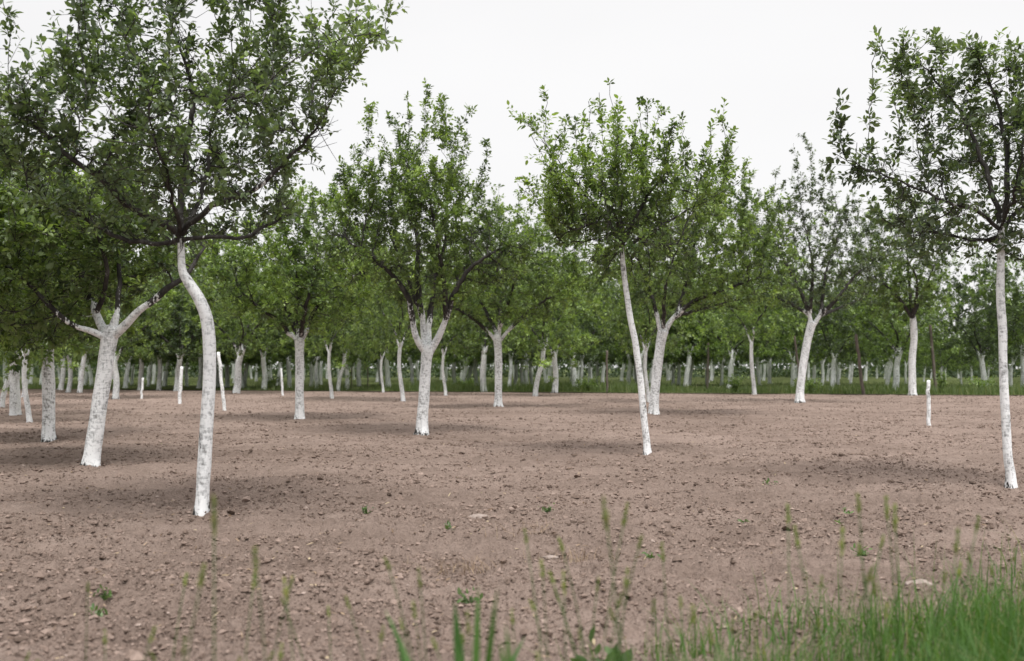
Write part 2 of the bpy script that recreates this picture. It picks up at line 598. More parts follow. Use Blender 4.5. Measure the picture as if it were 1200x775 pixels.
    if hi:
        inner = np.nonzero((r < 0.022) & (r > 0.0045))[0]
        if len(inner):
            Mb = n_twig
            pk = rng.choice(inner, Mb)
            bd = unit(unit(pos[pk] - pos[np.maximum(par[pk], 0)] + 1e-4) * 0.6 + rng.normal(0, .65, (Mb, 3)) + np.array([0, 0, .2]))
            bl = rng.uniform(0.06, 0.30, Mb)
            a0 = pos[pk]; a1 = a0 + bd * (bl * .5)[:, None]; a2 = a1 + unit(bd + rng.normal(0, .35, (Mb, 3)) + [0, 0, .15]) * (bl * .5)[:, None]
            for p0, p1, r0, r1 in ((a0, a1, .0034, .0025), (a1, a2, .0025, .0013)):
                tv, _ = sticks(p0, p1, r0, r1)
                for key in lm:
                    sel = np.nonzero(limb[pk] == key)[0] if split else np.arange(Mb)
                    if len(sel): lm[key].add(tv.reshape(-1, 6, 3)[sel].reshape(-1, 3), (q[None] + (np.arange(len(sel)) * 6)[:, None, None]).reshape(-1, 4))
    # ---- leaves
    tt = (np.arange(K)[None] + rng.random((M, K))) / K
    tt = 1 - (1 - tt) ** 1.5
    ph = rng.random((M, 1)) * 6.28 + np.arange(K)[None] * 2.4 + rng.normal(0, 0.3, (M, K))
    ref = np.where(np.abs(td[:, 2:3]) < 0.85, np.array([[0, 0, 1.0]]), np.array([[1.0, 0, 0]]))
    u = unit(np.cross(td, ref)); w_ = np.cross(td, u)
    radial = u[:, None] * np.cos(ph)[..., None] + w_[:, None] * np.sin(ph)[..., None]
    lp = start[:, None] + td[:, None] * (tl[:, None] * tt)[..., None] + radial * 0.004
    ld = unit(td[:, None] * (0.35 + 0.5 * tt[..., None]) + radial * 0.85 + rng.normal(0, 0.2, (M, K, 3)) + np.array([0, 0, -0.05]))
    ln = unit(np.array([0, 0, 1.0]) + td[:, None] * 0.35 + rng.normal(0, 0.45, (M, K, 3)))
    ll = leaf_len * np.exp(rng.normal(0, 0.22, (M, K))) * (0.75 + 0.5 * rng.random((M, 1)))
    V, T_, Q_, k_ = leaf_geometry(lp.reshape(-1, 3) + ld.reshape(-1, 3) * (ll.reshape(-1, 1) * 0.15), ld.reshape(-1, 3), ln.reshape(-1, 3),
                                  ll.ravel(), ll.ravel() * (0.58 + 0.16 * rng.random(M * K)), hi)
    young = np.clip((tl - 0.12) / 0.2, 0, 1)[:, None] * tt
    reg = np.array([mnoise.noise(Vector(q * 1.1 + sv[::-1])) for q in start])[:, None]
    tint = np.clip(0.4 + 0.5 * reg + rng.normal(0, 0.19, (M, 1)) + rng.normal(0, 0.13, (M, K)) + 0.4 * young, 0, 1)
    crown = build_mesh('crown', V, [T_, Q_] if len(Q_) else [T_], {'tint': np.repeat(tint.ravel(), k_)}, smooth=hi)
    return trunk_me, [lm[k].mesh('limb', 'wash') for k in sorted(lm)], crown


def assemble(meshes, loc, leafmat, wash, name='orchard_tree'):
    tm, lms, cm = meshes
    root = link(name, None, loc=loc)
    KIDS[root.name] = [link('trunk', tm, wash, root)]
    for l in lms: KIDS[root.name].append(link('limb', l, wash, root))
    KIDS[root.name].append(link('crown', cm, leafmat, root))
    return root


GROUP = 'whitewashed fruit trees of the orchard'


class Px:
    """turns photo measurements of one tree into metres round its own base"""
    def __init__(self, bx, by):
        self.base = ground_at(bx, by); self.d = self.base[1]; self.bx, self.by = bx, by
        self.k = self.d / F

    def p(self, x, y, dy=0.0):
        k = (self.d + dy) / F
        X = (x - 600) * k - self.base[0]; Z = CAMH - (y - HOR) * k
        return [X, dy, Z]

    def path(self, rows):            # x, y, width_px[, depth]
        return [self.p(q[0], q[1], q[3] if len(q) > 3 else 0) + [q[2] * self.k * 0.435] for q in rows]

    def line(self, rows):            # x, y[, depth]
        return [self.p(q[0], q[1], q[2] if len(q) > 2 else 0) for q in rows]

    def env(self, rows):             # x, y, rx, ry, depth radius, depth offset, weight
        return [(self.p(x, y, o), (rx * self.k, dr, ry * self.k), w) for x, y, rx, ry, dr, o, w in rows]


def hero(bx, by, trunk, stubs, limbs, env, sprouts, n_attr, n_leaf, leaf_len, seed, label, leafmat, wash, **kw):
    g = Px(bx, by)
    tr = g.path(trunk)
    tr[0][2] = -0.05
    tr = [r_ for i, r_ in enumerate(tr)]
    seeds, roots = [], {}
    for i, (rows, wpx, plimb) in enumerate(limbs):
        seeds.append((g.line(rows), plimb))
        if plimb is None: roots[i] = wpx * g.k / 2
    me = tree_meshes(tr, [g.path(s_) for s_ in stubs], seeds, roots, g.env(env), [g.p(*s_) for s_ in sprouts],
                     n_attr, n_leaf, leaf_len, seed, **kw)
    o = assemble(me, tuple(g.base), leafmat, wash)
    tag(o, label, 'tree', GROUP)
    return o


# 1 nearest tree on the left, bent slim trunk
hero(237, 605,
     [(236, 607, 21), (237.5, 575, 18), (239, 550, 18.5), (242.7, 490, 17.5), (245, 447, 17), (245.5, 411, 17), (242.5, 376, 16.5),
      (234, 352, 15.5), (221, 331, 14), (214, 319, 11), (212.5, 305, 9.5), (212, 288, 9), (211, 270, 9.5)],
     [],
     [([(211, 276), (190, 262, -.1), (165, 250, -.15), (140, 232, -.3), (105, 198, -.45), (60, 165, -.5), (25, 135, -.5)], 8, None),
      ([(211, 280), (175, 287, .1), (130, 275, .2), (90, 250, .35), (45, 232, .5), (10, 215, .6)], 6, None),
      ([(211, 274), (211, 240, .1), (216, 200, .15), (221, 160, .2), (226, 110, .25), (212, 62, .2), (195, 10, .2)], 8, None),
      ([(212, 274), (228, 245, .3), (243, 200, .5), (247, 150, .6), (272, 95, .8)], 6, None),
      ([(212, 276), (245, 246, -.15), (295, 224, -.3), (335, 190, -.4), (372, 150, -.5)], 7, None),
      ([(212, 281), (250, 279, -.1), (298, 272, -.05), (335, 252, 0)], 5.5, None),
      ([(226, 110, .25), (255, 120, -.2), (300, 105, -.6), (345, 70, -.8), (400, 46, -.9), (448, 42, -.9)], 4, 2),
      ([(211, 273), (205, 240, -.4), (190, 190, -.8), (175, 140, -1.0)], 5, None)],
     [(190, 170, 165, 110, 1.25, 0, 1.0), (90, 190, 100, 75, 1.1, 0, .9), (60, 130, 70, 60, .8, -.3, .55), (240, 70, 150, 75, 1.1, 0, .8),
      (330, 180, 65, 75, .9, -.1, .5), (395, 50, 60, 25, .5, -.8, .7), (220, -40, 120, 70, .9, 0, .6), (160, 20, 40, 40, .6, -.2, .5),
      (290, 250, 60, 25, .8, 0, .5)],
     [(52, 60, -.3), (112, 12, -.4), (20, 110, -.6), (445, 38, -.9), (420, 15, -.6), (75, 55, .1), (150, -20, .2), (300, -70, 0)],
     2100, 23000, 0.045, 11, 'nearest tree on the left, slim white trunk bent like an elbow below its crown', LEAF_GREY, WASH, step=0.085, clump=-0.15)

# 2 stout leaning tree with stub forks, left
hero(106, 546,
     [(106, 548, 23), (109, 525, 21.5), (113, 500, 21), (118, 465, 20.5), (122, 440, 20), (126, 410, 19.5), (129, 394, 21), (131, 382, 15)],
     [[(128, 398, 11), (116, 392, 9.5, -.05), (103, 387, 8, -.1), (91, 384, 6, -.15)], [(126, 393, 13), (118, 380, 11.5, .1), (112, 366, 10, .15)],
      [(131, 390, 13), (134, 378, 11), (137, 368, 8)], [(130, 396, 13), (146, 382, 11.5, -.05), (162, 365, 9.5, -.1), (176, 355, 8.5, -.1)]],
     [([(172, 358, -.1), (192, 342, -.1), (217, 325, -.1), (240, 290, 0)], 8, None),
      ([(137, 370), (141, 340, .1), (140, 300, .2), (150, 250, .3)], 6, None),
      ([(113, 370, .15), (100, 330, .5), (85, 280, .8), (60, 240, 1.0)], 9, None),
      ([(93, 384.5, -.15), (65, 365, -.3), (30, 330, -.3), (-10, 300, -.2)], 6, None),
      ([(113, 368, .15), (125, 320, -.3), (110, 260, -.5), (90, 220, -.5)], 6, None)],
     [(80, 290, 120, 95, 1.5, .4, 1), (20, 330, 95, 80, 1.4, .4, .9), (170, 280, 75, 60, 1.2, .2, .7), (70, 385, 90, 32, .8, .8, .45), (60, 220, 90, 45, 1.0, .3, .7)],
     [(20, 175), (90, 165), (150, 185), (-20, 190)],
     1800, 27000, 0.062, 23, 'stout leaning tree on the left, its white trunk spreading into sawn stubs', LEAF_GREEN, WASH)

# 3 straight grey trunk at the left edge
hero(57, 516, [(57, 518, 18), (57, 490, 16.5), (57, 460, 16), (56.5, 435, 16), (56, 412, 15.5), (56, 395, 15)], [],
     [([(56, 402), (30, 370, -.2), (0, 330, -.3), (-35, 290, -.2)], 9, None), ([(56, 400), (75, 350, .3), (100, 300, .4), (110, 250, .4)], 9, None),
      ([(56, 400), (50, 340, .2), (45, 280, .4), (50, 230, .5)], 9, None), ([(56, 402), (60, 360, -.6), (40, 310, -1.0)], 7, None)],
     [(50, 300, 110, 100, 1.7, 0, 1), (-20, 330, 90, 90, 1.6, 0, .8), (40, 390, 90, 38, 1.3, -.2, .7)], [(30, 190), (80, 185)],
     1500, 21000, 0.078, 31, 'straight thick greyed trunk in deep shade near the left edge, under a low crown', LEAF_GREEN, WASH_OLD)

# 4 centre tree with four white prongs
hero(495, 508,
     [(494.7, 510, 18), (495, 490, 15.5), (496.4, 472, 15), (498, 445, 14.5), (499.7, 423, 14.5), (500.8, 412, 17), (501, 404, 14)],
     [[(499, 414, 10), (490, 400, 9, -.1), (485.5, 388, 8, -.15), (483.5, 372, 7, -.2)], [(499.5, 410, 9), (496.5, 395, 8, .1), (495, 368, 7, .15)],
      [(502, 408, 9), (502.5, 392, 7.5, .2), (502, 379, 6, .25)], [(503, 413, 11), (511, 400, 9.5), (517, 388, 8.5, -.05), (524, 370, 7, -.1)]],
     [([(483.6, 376, -.2), (478, 350, -.3), (462, 325, -.4), (435, 300, -.5), (410, 285, -.6)], 7, None),
      ([(495, 372, .15), (489, 335, .2), (490, 290, .3), (484, 240, .4), (478, 190, .4)], 8, None),
      ([(523, 374, -.1), (532, 345, -.2), (550, 315, -.3), (580, 295, -.4)], 7, None),
      ([(502, 383, .25), (508, 340, .5), (520, 290, .7), (525, 230, .8), (530, 180, .8)], 7, None),
      ([(495, 372, .15), (476, 320, .6), (455, 270, .9), (440, 220, 1)], 6, None),
      ([(523, 374, -.1), (520, 330, -.5), (510, 270, -.8), (500, 210, -.9)], 6, None)],
     [(490, 270, 98, 75, 1.35, 0, 1), (425, 295, 62, 52, 1, 0, .85), (568, 295, 68, 50, 1.0, 0, .8), (495, 335, 90, 28, 1.2, 0, .7), (500, 200, 58, 50, .9, 0, .6), (428, 225, 35, 50, .6, 0, .5)],
     [(500, 104), (520, 118, .3), (550, 130), (433, 128), (478, 118, -.3), (570, 165), (408, 200), (545, 160, .5), (455, 140, .4)],
     2600, 28000, 0.056, 45, 'middle tree whose white trunk divides into a fan of upright white prongs', LEAF_GREEN, WASH, bare=0.6, up=0.16, step=0.095, n_sprout=120, n_twig=2600, clump=0.1)

# 5 slender tree right of centre, fan of upright shoots
hero(758, 533,
     [(758.5, 535, 11), (757.5, 515, 9.3), (755, 493, 9), (750.5, 446, 9), (747, 420, 8.8), (744, 398, 8.5), (738.5, 372, 8), (732, 327, 7), (729, 298, 6.5), (728, 284, 6)], [],
     [([(728, 290), (715, 262, -.1), (690, 235, -.2), (655, 190, -.3), (618, 145, -.3)], 4.5, None),
      ([(728, 288), (727, 240, .2), (722, 190, .3), (716, 130, .3)], 5, None),
      ([(728, 290), (745, 255, -.1), (770, 215, -.2), (800, 180, -.2)], 4.5, None),
      ([(728, 292), (760, 275, .2), (800, 250, .3), (840, 225, .4)], 4.5, None),
      ([(728, 290), (720, 250, -.5), (700, 200, -.7)], 4, None), ([(728, 290), (745, 245, .6), (755, 190, .8)], 4, None)],
     [(735, 272, 88, 58, 1.1, 0, 1.2), (685, 235, 50, 50, .8, 0, .55), (795, 240, 65, 50, .8, 0, .6), (735, 215, 60, 42, .8, 0, .4), (740, 315, 60, 28, .8, 0, .8)],
     [(612, 138), (640, 108, -.1), (662, 140, .2), (690, 118, .4), (716, 97), (722, 118, .3), (752, 118, -.3), (775, 128, .2), (800, 140), (832, 148), (848, 175, .2), (622, 160, -.3), (700, 108, -.2)],
     1900, 17000, 0.052, 52, 'slender tree right of the middle with a thin wavy white trunk and shoots fanning upward', LEAF_GREEN, WASH, up=0.2, step=0.09, n_sprout=140, clump=-0.1)

# 6 tall slim tree at the right edge
hero(1185, 571,
     [(1185.5, 573, 14.5), (1184, 555, 12.5), (1181, 534, 11.5), (1178.5, 490, 11), (1177, 464, 11.3), (1175.5, 420, 10.5), (1175, 387, 11), (1172.5, 350, 10.5), (1172.5, 325, 9.5), (1173, 290, 9), (1173, 262, 8.5)], [],
     [([(1173, 270), (1150, 250, -.1), (1120, 240, -.2), (1080, 225, -.3), (1035, 205, -.3), (992, 188, -.3)], 5, None),
      ([(1173, 266), (1160, 215, .1), (1140, 160, .2), (1110, 110, .2), (1060, 60, .2)], 6, None),
      ([(1173, 268), (1180, 210, 0), (1175, 150, .1), (1162, 100, .1), (1145, 65, .1)], 6, None),
      ([(1173, 270), (1200, 240, .2), (1230, 200, .3), (1250, 140, .3)], 5, None),
      ([(1173, 274), (1150, 282, .3), (1110, 275, .5), (1070, 272, .7)], 4.5, None),
      ([(1173, 268), (1190, 220, -.5), (1200, 160, -.8)], 4.5, None)],
     [(1165, 190, 90, 90, 1.1, 0, 1), (1110, 245, 85, 50, 1.0, .1, .75), (1040, 205, 50, 28, .6, -.2, .5), (1095, 88, 70, 42, .7, .2, .65), (1220, 150, 70, 95, .9, .2, .9), (1170, 85, 60, 35, .6, 0, .4), (1085, 282, 60, 30, .7, .4, .8), (1160, 290, 60, 22, .6, .2, .4), (1215, 285, 45, 40, .7, .3, .6)],
     [(1030, 50, .2), (1060, 44, .1), (1098, 48, .2), (1150, 44, 0), (1185, 58, .2), (984, 180, -.3), (1000, 170, -.2), (1025, 60, 0)],
     1500, 13500, 0.052, 66, 'tall slim tree at the right edge with a thin white trunk and airy crown', LEAF_GREY, WASH, step=0.09, clump=-0.15)

# 7 tree left of centre with a straight trunk
hero(351, 492, [(351, 494, 13.5), (351, 470, 11.5), (351, 440, 11.5), (351, 412, 11.5), (351, 400, 13), (351, 393, 10)],
     [[(350, 401, 6), (345, 396, 5), (341, 390, 4)], [(352, 400, 7), (356, 394, 6), (360, 386, 5)]],
     [([(343, 394), (330, 378, -.1), (310, 365, -.2), (285, 345, -.3)], 5, None), ([(359, 389), (370, 360, .2), (395, 335, .3), (420, 310, .4)], 5, None),
      ([(351, 396), (350, 350, .2), (345, 300, .3)], 7, None), ([(351, 397), (360, 355, -.7), (370, 310, -1.0)], 6, None), ([(351, 397), (330, 350, .8), (310, 310, 1.2)], 6, None)],
     [(350, 310, 95, 70, 1.8, 0, 1), (278, 325, 58, 52, 1.3, 0, .9), (412, 318, 58, 55, 1.3, 0, .9), (350, 362, 88, 32, 1.6, 0, .9), (365, 250, 55, 35, 1, 0, .6)],
     [(330, 235), (395, 225), (420, 210), (290, 262)], 1900, 24000, 0.076, 71,
     'straight upright tree in a shaded band between bent tree and pronged tree', LEAF_GREEN, WASH)

# 8 tree behind the pronged tree
hero(584, 478, [(584, 480, 14), (584, 465, 10.5), (584, 440, 10), (584, 415, 10), (583, 400, 11), (583, 392, 9)],
     [[(582, 402, 5.5), (576, 393, 4.5), (569, 386, 4)], [(584, 400, 6), (585, 390, 5), (586, 380, 4.5)], [(584, 402, 5.5), (591, 393, 4.5), (598, 385, 4)]],
     [([(571, 388), (550, 370, -.2), (525, 358, -.3), (500, 345, -.3)], 4.5, None), ([(597, 386), (620, 365, .2), (650, 345, .2), (675, 325, .3)], 4.5, None),
      ([(586, 383), (585, 340, .2), (580, 290, .3)], 5.5, None), ([(585, 385), (600, 340, -.9), (610, 300, -1.3)], 5, None), ([(583, 392), (560, 345, 1), (545, 300, 1.4)], 5, None)],
     [(590, 310, 95, 65, 2.2, 0, 1), (660, 318, 62, 52, 1.8, 0, .95), (528, 335, 62, 42, 1.7, 0, .8), (590, 362, 95, 24, 2.0, 0, .9), (580, 250, 55, 28, 1.2, 0, .5)],
     [(560, 222), (610, 225), (640, 260)], 1900, 24000, 0.084, 88,
     'grey trunked tree with a broad dark crown just behind and right of the pronged tree', LEAF_GREEN, WASH_OLD)

# 9 leaning tree behind the slender one
hero(766, 487, [(766, 489, 15.5), (766.5, 470, 13), (768, 452, 12.5), (771, 425, 12.5), (774.5, 400, 13), (777, 388, 14)],
     [[(775, 392, 7), (772, 380, 6), (770, 368, 5)], [(778, 391, 8), (785, 378, 7), (793, 368, 5.5)]],
     [([(790, 372), (815, 352, -.2), (850, 340, -.4), (890, 325, -.5)], 5.5, None), ([(770, 371), (760, 335, .2), (745, 300, .3), (730, 270, .3)], 5, None),
      ([(792, 370), (805, 330, .4), (815, 280, .6), (830, 235, .7)], 5, None), ([(777, 385), (780, 340, -.8), (790, 300, -1.2)], 5, None), ([(791, 371), (830, 360, .8), (870, 350, 1.4)], 4.5, None)],
     [(810, 285, 95, 70, 2, 0, 1), (870, 290, 60, 60, 1.6, 0, .8), (755, 300, 60, 55, 1.5, 0, .6), (835, 345, 105, 26, 1.8, 0, .9), (830, 240, 55, 35, 1, 0, .5), (890, 320, 45, 35, 1.4, .3, .5)],
     [(850, 190), (865, 172, .2), (880, 205), (800, 200), (905, 225)], 2200, 25000, 0.074, 93,
     'thick leaning tree with a worn white trunk just behind the slender wavy tree', LEAF_GREEN, WASH_OLD)

# 10 open crowned leaning tree on the right
hero(937, 472, [(937, 474, 13.5), (938, 455, 10.5), (941, 430, 10.5), (945, 405, 10.5), (949, 388, 11), (952, 378, 12)],
     [[(951, 382, 6.5), (949, 372, 5.5), (948, 364, 4.5)], [(953, 382, 7), (958, 374, 6), (963, 366, 5)]],
     [([(961, 370), (985, 345, -.2), (1005, 320, -.3), (1030, 305, -.4)], 5, None), ([(949, 368), (935, 335, .2), (915, 300, .4), (895, 275, .4)], 5, None),
      ([(962, 368), (968, 320, .4), (985, 265, .6), (975, 225, .6)], 5, None), ([(949, 367), (952, 310, -.5), (940, 250, -.8), (935, 205, -.8)], 5, None),
      ([(949, 370), (925, 355, .8), (900, 345, 1.2)], 4.5, None), ([(962, 370), (985, 360, 1), (1010, 350, 1.4)], 4.5, None)],
     [(950, 295, 85, 70, 2, 0, 1), (1005, 315, 55, 45, 1.6, 0, .7), (895, 295, 55, 55, 1.6, 0, .8), (945, 245, 48, 48, 1.2, 0, .55), (950, 345, 85, 24, 1.6, 0, .5)],
     [(930, 168), (950, 178, .3), (905, 200), (975, 195), (1000, 225), (890, 225), (940, 160, .4)], 1800, 16500, 0.078, 104,
     'leaning tree with sparse open crown and dark limbs, right of the thick leaning tree', LEAF_GREY, WASH_OLD, bare=0.8, up=0.15, n_twig=1800)

# 11 column-like trunk at the meadow edge, right
hero(1069.5, 464, [(1069.5, 466, 11), (1069, 445, 9.5), (1069, 420, 9), (1071, 398, 9), (1070, 378, 8.5), (1069, 368, 7)], [],
     [([(1069, 373), (1050, 345, -.3), (1025, 325, -.3)], 4.5, None), ([(1069, 372), (1085, 335, .3), (1100, 300, .4)], 4.5, None),
      ([(1069, 372), (1065, 320, .4), (1060, 270, .6)], 4.5, None), ([(1069, 374), (1075, 330, -1), (1060, 300, -1.4)], 4.5, None)],
     [(1050, 305, 66, 62, 2.2, 0, 1), (1020, 335, 50, 38, 1.8, 0, .7), (1055, 358, 55, 18, 1.6, 0, .6), (1055, 255, 45, 32, 1.4, 0, .6)],
     [(1050, 232), (1080, 238)], 1600, 18500, 0.095, 117,
     'tall straight post-like white trunk at the meadow edge behind the short white stake', LEAF_GREEN, WASH_OLD)

# ------------------------------------------------------------------ orchard rows behind: eight kinds, then copies
def kind(seed, fork_h, rad, lean, n_stub, crown_r, crown_h, n_leaf, leaf_len, leafmat, wash, skirt=0.35):
    rng = np.random.default_rng(seed)
    lx, ly = lean
    tr = []
    for t in np.linspace(0, 1, 6):
        wob = 0.05 * math.sin(t * 5 + seed) * (0.3 + t)
        tr.append([lx * t + wob, ly * t + wob * 0.6, -0.05 + (fork_h + 0.05) * t, rad * (1.12 - 0.22 * t)])
    top = np.array(tr[-1][:3])
    stubs, seeds, roots, env = [], [], {}, []
    for k in range(n_stub):
        a = k * 2 * math.pi / n_stub + rng.random() * 0.8
        v = np.array([math.cos(a) * 0.55, math.sin(a) * 0.55, 0.9]); v = v / np.linalg.norm(v)
        L = 0.28 + 0.15 * rng.random()
        s0, s1 = top - [0, 0, 0.08], top + v * L
        stubs.append([[*s0, rad * 0.6], [*((s0 + s1) / 2 + [0, 0, -0.03]), rad * 0.52], [*s1, rad * 0.42]])
        out_ = np.array([math.cos(a), math.sin(a), 0.0])
        e = s1 + out_ * crown_r * 0.7 + np.array([0, 0, crown_h * (0.25 + 0.4 * rng.random())])
        seeds.append(([s1 - v * 0.04, s1 + v * 0.3, (s1 + v * 0.3 + e) / 2 + rng.normal(0, 0.1, 3), e], None)); roots[k] = rad * 0.44
    c = top + np.array([0, 0, crown_h * 0.43])
    env.append((c, (crown_r, crown_r, crown_h * 0.5), 1))
    env.append((top + [0, 0, skirt], (crown_r, crown_r, 0.55), 0.8))
    for k in range(4):
        a = rng.random() * 6.28; q = crown_r * 0.55
        env.append((c + [math.cos(a) * q, math.sin(a) * q, rng.normal(0, 0.2) * crown_h], (crown_r * .55, crown_r * .55, crown_h * .32), 0.8))
    sp = [c + [rng.normal(0, crown_r * .5), rng.normal(0, crown_r * .5), crown_h * (0.55 + 0.2 * rng.random())] for _ in range(7)]
    me = tree_meshes(tr, stubs, seeds, roots, env, sp, 800, n_leaf, leaf_len, seed, hi=False, step=0.17, split=False, up=0.12)
    return me, leafmat, wash, fork_h


KINDS = [
    kind(201, 1.55, 0.12, (0.05, 0.0), 3, 2.5, 4.2, 9000, 0.13, LEAF_GREEN, WASH),
    kind(202, 1.60, 0.14, (0.22, 0.1), 4, 2.7, 4.0, 9500, 0.13, LEAF_GREEN, WASH_OLD),
    kind(203, 1.70, 0.075, (-0.15, 0.0), 3, 2.2, 3.7, 7500, 0.125, LEAF_GREEN, WASH),
    kind(204, 1.50, 0.13, (-0.12, 0.1), 4, 2.6, 4.4, 9500, 0.13, LEAF_GREY, WASH_OLD),
    kind(205, 1.65, 0.085, (0.28, 0.05), 3, 2.3, 4.0, 8000, 0.125, LEAF_GREEN, WASH),
    kind(206, 1.60, 0.11, (0.0, -0.1), 3, 2.5, 4.6, 9000, 0.135, LEAF_GREY, WASH),
    kind(207, 1.6, 0.11, (0.1, 0.1), 3, 2.8, 5.0, 9200, 0.15, LEAF_GREEN, WASH, 0.3),
    kind(208, 1.6, 0.13, (-0.15, 0.0), 4, 2.9, 5.4, 9800, 0.15, LEAF_GREEN, WASH, 0.25),
    kind(209, 1.65, 0.10, (0.2, -0.1), 3, 2.7, 4.7, 8800, 0.145, LEAF_GREY, WASH, 0.25),
]
PROTO = {}


def orchard_copy(k, loc, scale, rotz, label, group=GROUP):
    if k not in PROTO:
        me, lmat, wsh, _ = KINDS[k]
        o = assemble(me, loc, lmat, wsh); PROTO[k] = o
    else:
        o = copy_tree(PROTO[k])
    o.location = loc; o.scale = scale; o.rotation_euler = (0, 0, rotz)
    tag(o, label, 'tree', group)
    return o


TAKEN = []
# base x, base y, height in px of the white trunk, kind, label (middle distance trees told apart one by one)
MID = [
    (2, 478, 48, 4, 'leaning thin white trunk cut by the left edge of the photo'),
    (18, 487, 62, 1, 'knobbly white trunk second from the left edge, left of the shaded grey trunk'),
    (34, 495, 54, 2, 'thin slanting white trunk directly left of the shaded straight grey trunk'),
    (135, 467, 44, 0, 'half hidden white trunk directly right of the stout leaning tree'),
    (207, 458, 38, 3, 'greyish forked tree beside the leaning white stake left of the bent trunk'),
    (276, 461, 44, 1, 'white trunk with short spread arms a little right of the bent trunk'),
    (309, 457, 38, 0, 'slim distant white trunk between the armed trunk and the shaded upright tree'),
    (371, 456, 34, 5, 'thin distant trunk first to the right of the shaded upright tree'),
    (389, 468, 56, 2, 'front trunk of a close pair right of the shaded upright tree'),
    (396, 458, 42, 4, 'rear trunk of a close pair right of the shaded upright tree'),
    (406, 457, 33, 0, 'grey trunk next right of the close pair of white trunks'),
    (449, 460, 40, 2, 'slim white trunk with a bent tip between the close pair and the pronged tree'),
    (472, 470, 64, 2, 'white trunk with a hooked top first to the left of the pronged tree'),
    (522, 463, 48, 2, 'thin pale trunk with a knobbed top first to the right of the pronged tree'),
    (567, 459, 44, 0, 'straight grey trunk first to the left of the broad dark crowned tree'),
    (627, 464, 54, 4, 'curved thin white trunk leaning right, right of the broad dark crowned tree'),
    (650, 460, 42, 0, 'blunt straight white trunk beside the curved thin white one'),
    (674, 456, 36, 3, 'forked double trunk in the grass beside the thin brown pole'),
    (760, 472, 80, 2, 'slim forked trunk squeezed between the slender wavy tree and thick leaning one'),
    (854, 456, 36, 1, 'curved pale trunk in the grass left of the thin white sapling trunk'),
    (884, 462, 66, 2, 'thin white curved trunk at the meadow edge left of the sparse crowned tree'),
    (975, 457, 36, 5, 'grey trunk in the grass first to the right of the sparse crowned tree'),
    (1048, 458, 40, 1, 'pale pair-like trunk in tall grass left of the post-like trunk'),
    (1154, 456, 36, 3, 'dark forked trunk in tall grass left of the right edge tree'),
    (1200, 456, 46, 0, 'white trunk cut by the right edge behind the right edge tree'),
]
rg = random.Random(5)
for bx, by, hp, k, lab in MID:
    b = ground_at(bx, by)
    hh = hp * b[1] / F
    s = min(1.35, max(0.8, hh / KINDS[k][3]))
    if bx == 760: s = 1.0
    sx = s * (0.8 if k == 2 else 1.0)
    orchard_copy(k, tuple(b), (sx, sx, s), rg.uniform(0, 6.28) if k in (0, 1, 3, 5) else rg.uniform(-0.5, 0.5), lab)
    TAKEN.append(b[:2])
for bx, by in ((237, 605), (106, 546), (57, 516), (495, 508), (758, 533), (1185, 571), (351, 492), (584, 478), (766, 487), (937, 472), (1069, 464)):
    TAKEN.append(ground_at(bx, by)[:2])

# far rows read from the photo, then the rows that fill the depth behind them
FAR = [(71, 457), (80, 460), (93, 461), (100, 452), (107, 453), (147, 455), (154, 452), (165, 457), (174, 453), (187, 457), (193, 453), (219, 453),
       (233, 455), (254, 454), (266, 454), (282, 455), (287, 454), (326, 452), (339, 455), (364, 453), (376, 451), (421, 453), (455, 454), (484, 452),
       (533, 453), (543, 454), (549, 452), (559, 453), (597, 455), (603, 452), (613, 453), (618, 454), (623, 453), (669, 451), (681, 452), (690, 450),
       (699, 451), (737, 452), (745, 451), (788, 452), (795, 452), (804, 453), (808, 452), (829, 451), (845, 452), (890, 452), (902, 450), (928, 454),
       (953, 451), (963, 453), (983, 451), (997, 450), (1040, 452), (1104, 453), (1127, 452)]
for xy, k in (((-7.2, 5.4), 1), ((-10.6, 10.0), 3)):       # unseen trees carrying the row past the left edge, added to shade the soil
    orchard_copy(k, (*xy, 0), (0.85, 0.85, 0.85), rg.uniform(0, 6.28), 'unseen whitewashed tree beyond the left edge, added to shade the near soil')
    TAKEN.append(np.array(xy))
n_far = 0
for bx, by in FAR:
    b = ground_at(bx, by)
    s = rg.uniform(0.85, 1.15) * (0.62 if 1085 < bx < 1150 else 1)
    orchard_copy(rg.randrange(6, 9), tuple(b), (s, s, s * rg.uniform(0.95, 1.1)), rg.uniform(0, 6.28),
                 'small whitewashed trunk far back in the crowded rows under dark leaves', 'far orchard trees in crowded rows')
    TAKEN.append(b[:2]); n_far += 1
ex = unit(np.array([-0.58, 0.82])); ey = np.array([ex[1], -ex[0]])
for i in range(-40, 60):
    for j in range(-40, 60):
        p = ex * (i * 6.0) + ey * (j * 6.4) + np.array([rg.uniform(-.7, .7), rg.uniform(-.7, .7)])
        if not (34 < p[1] < 112 and abs(p[0]) < p[1] * 0.58 + 3): continue
        if p[1] < 56 and p[0] > -p[1] * 0.36: continue
        if p[1] < 80 and 0.40 < p[0] / p[1] < 0.475: continue
        if min(np.hypot(*(p - q)) for q in TAKEN) < 3.6: continue
        s = rg.uniform(0.85, 1.2) * (0.66 if 0.39 < p[0] / p[1] < 0.48 else 1)
        orchard_copy(rg.randrange(6, 9) if p[1] > 45 else rg.randrange(6), (p[0], p[1], 0), (s, s, s * rg.uniform(0.95, 1.1)), rg.uniform(0, 6.28),
                     'small whitewashed trunk far back in the crowded rows under dark leaves', 'far orchard trees in crowded rows')
        TAKEN.append(p); n_far += 1
print('far trees', n_far)

# ------------------------------------------------------------------ ground
def edge_y(x):           # where the tilled soil ends and the meadow begins
    return 46.7 - 0.26 * x


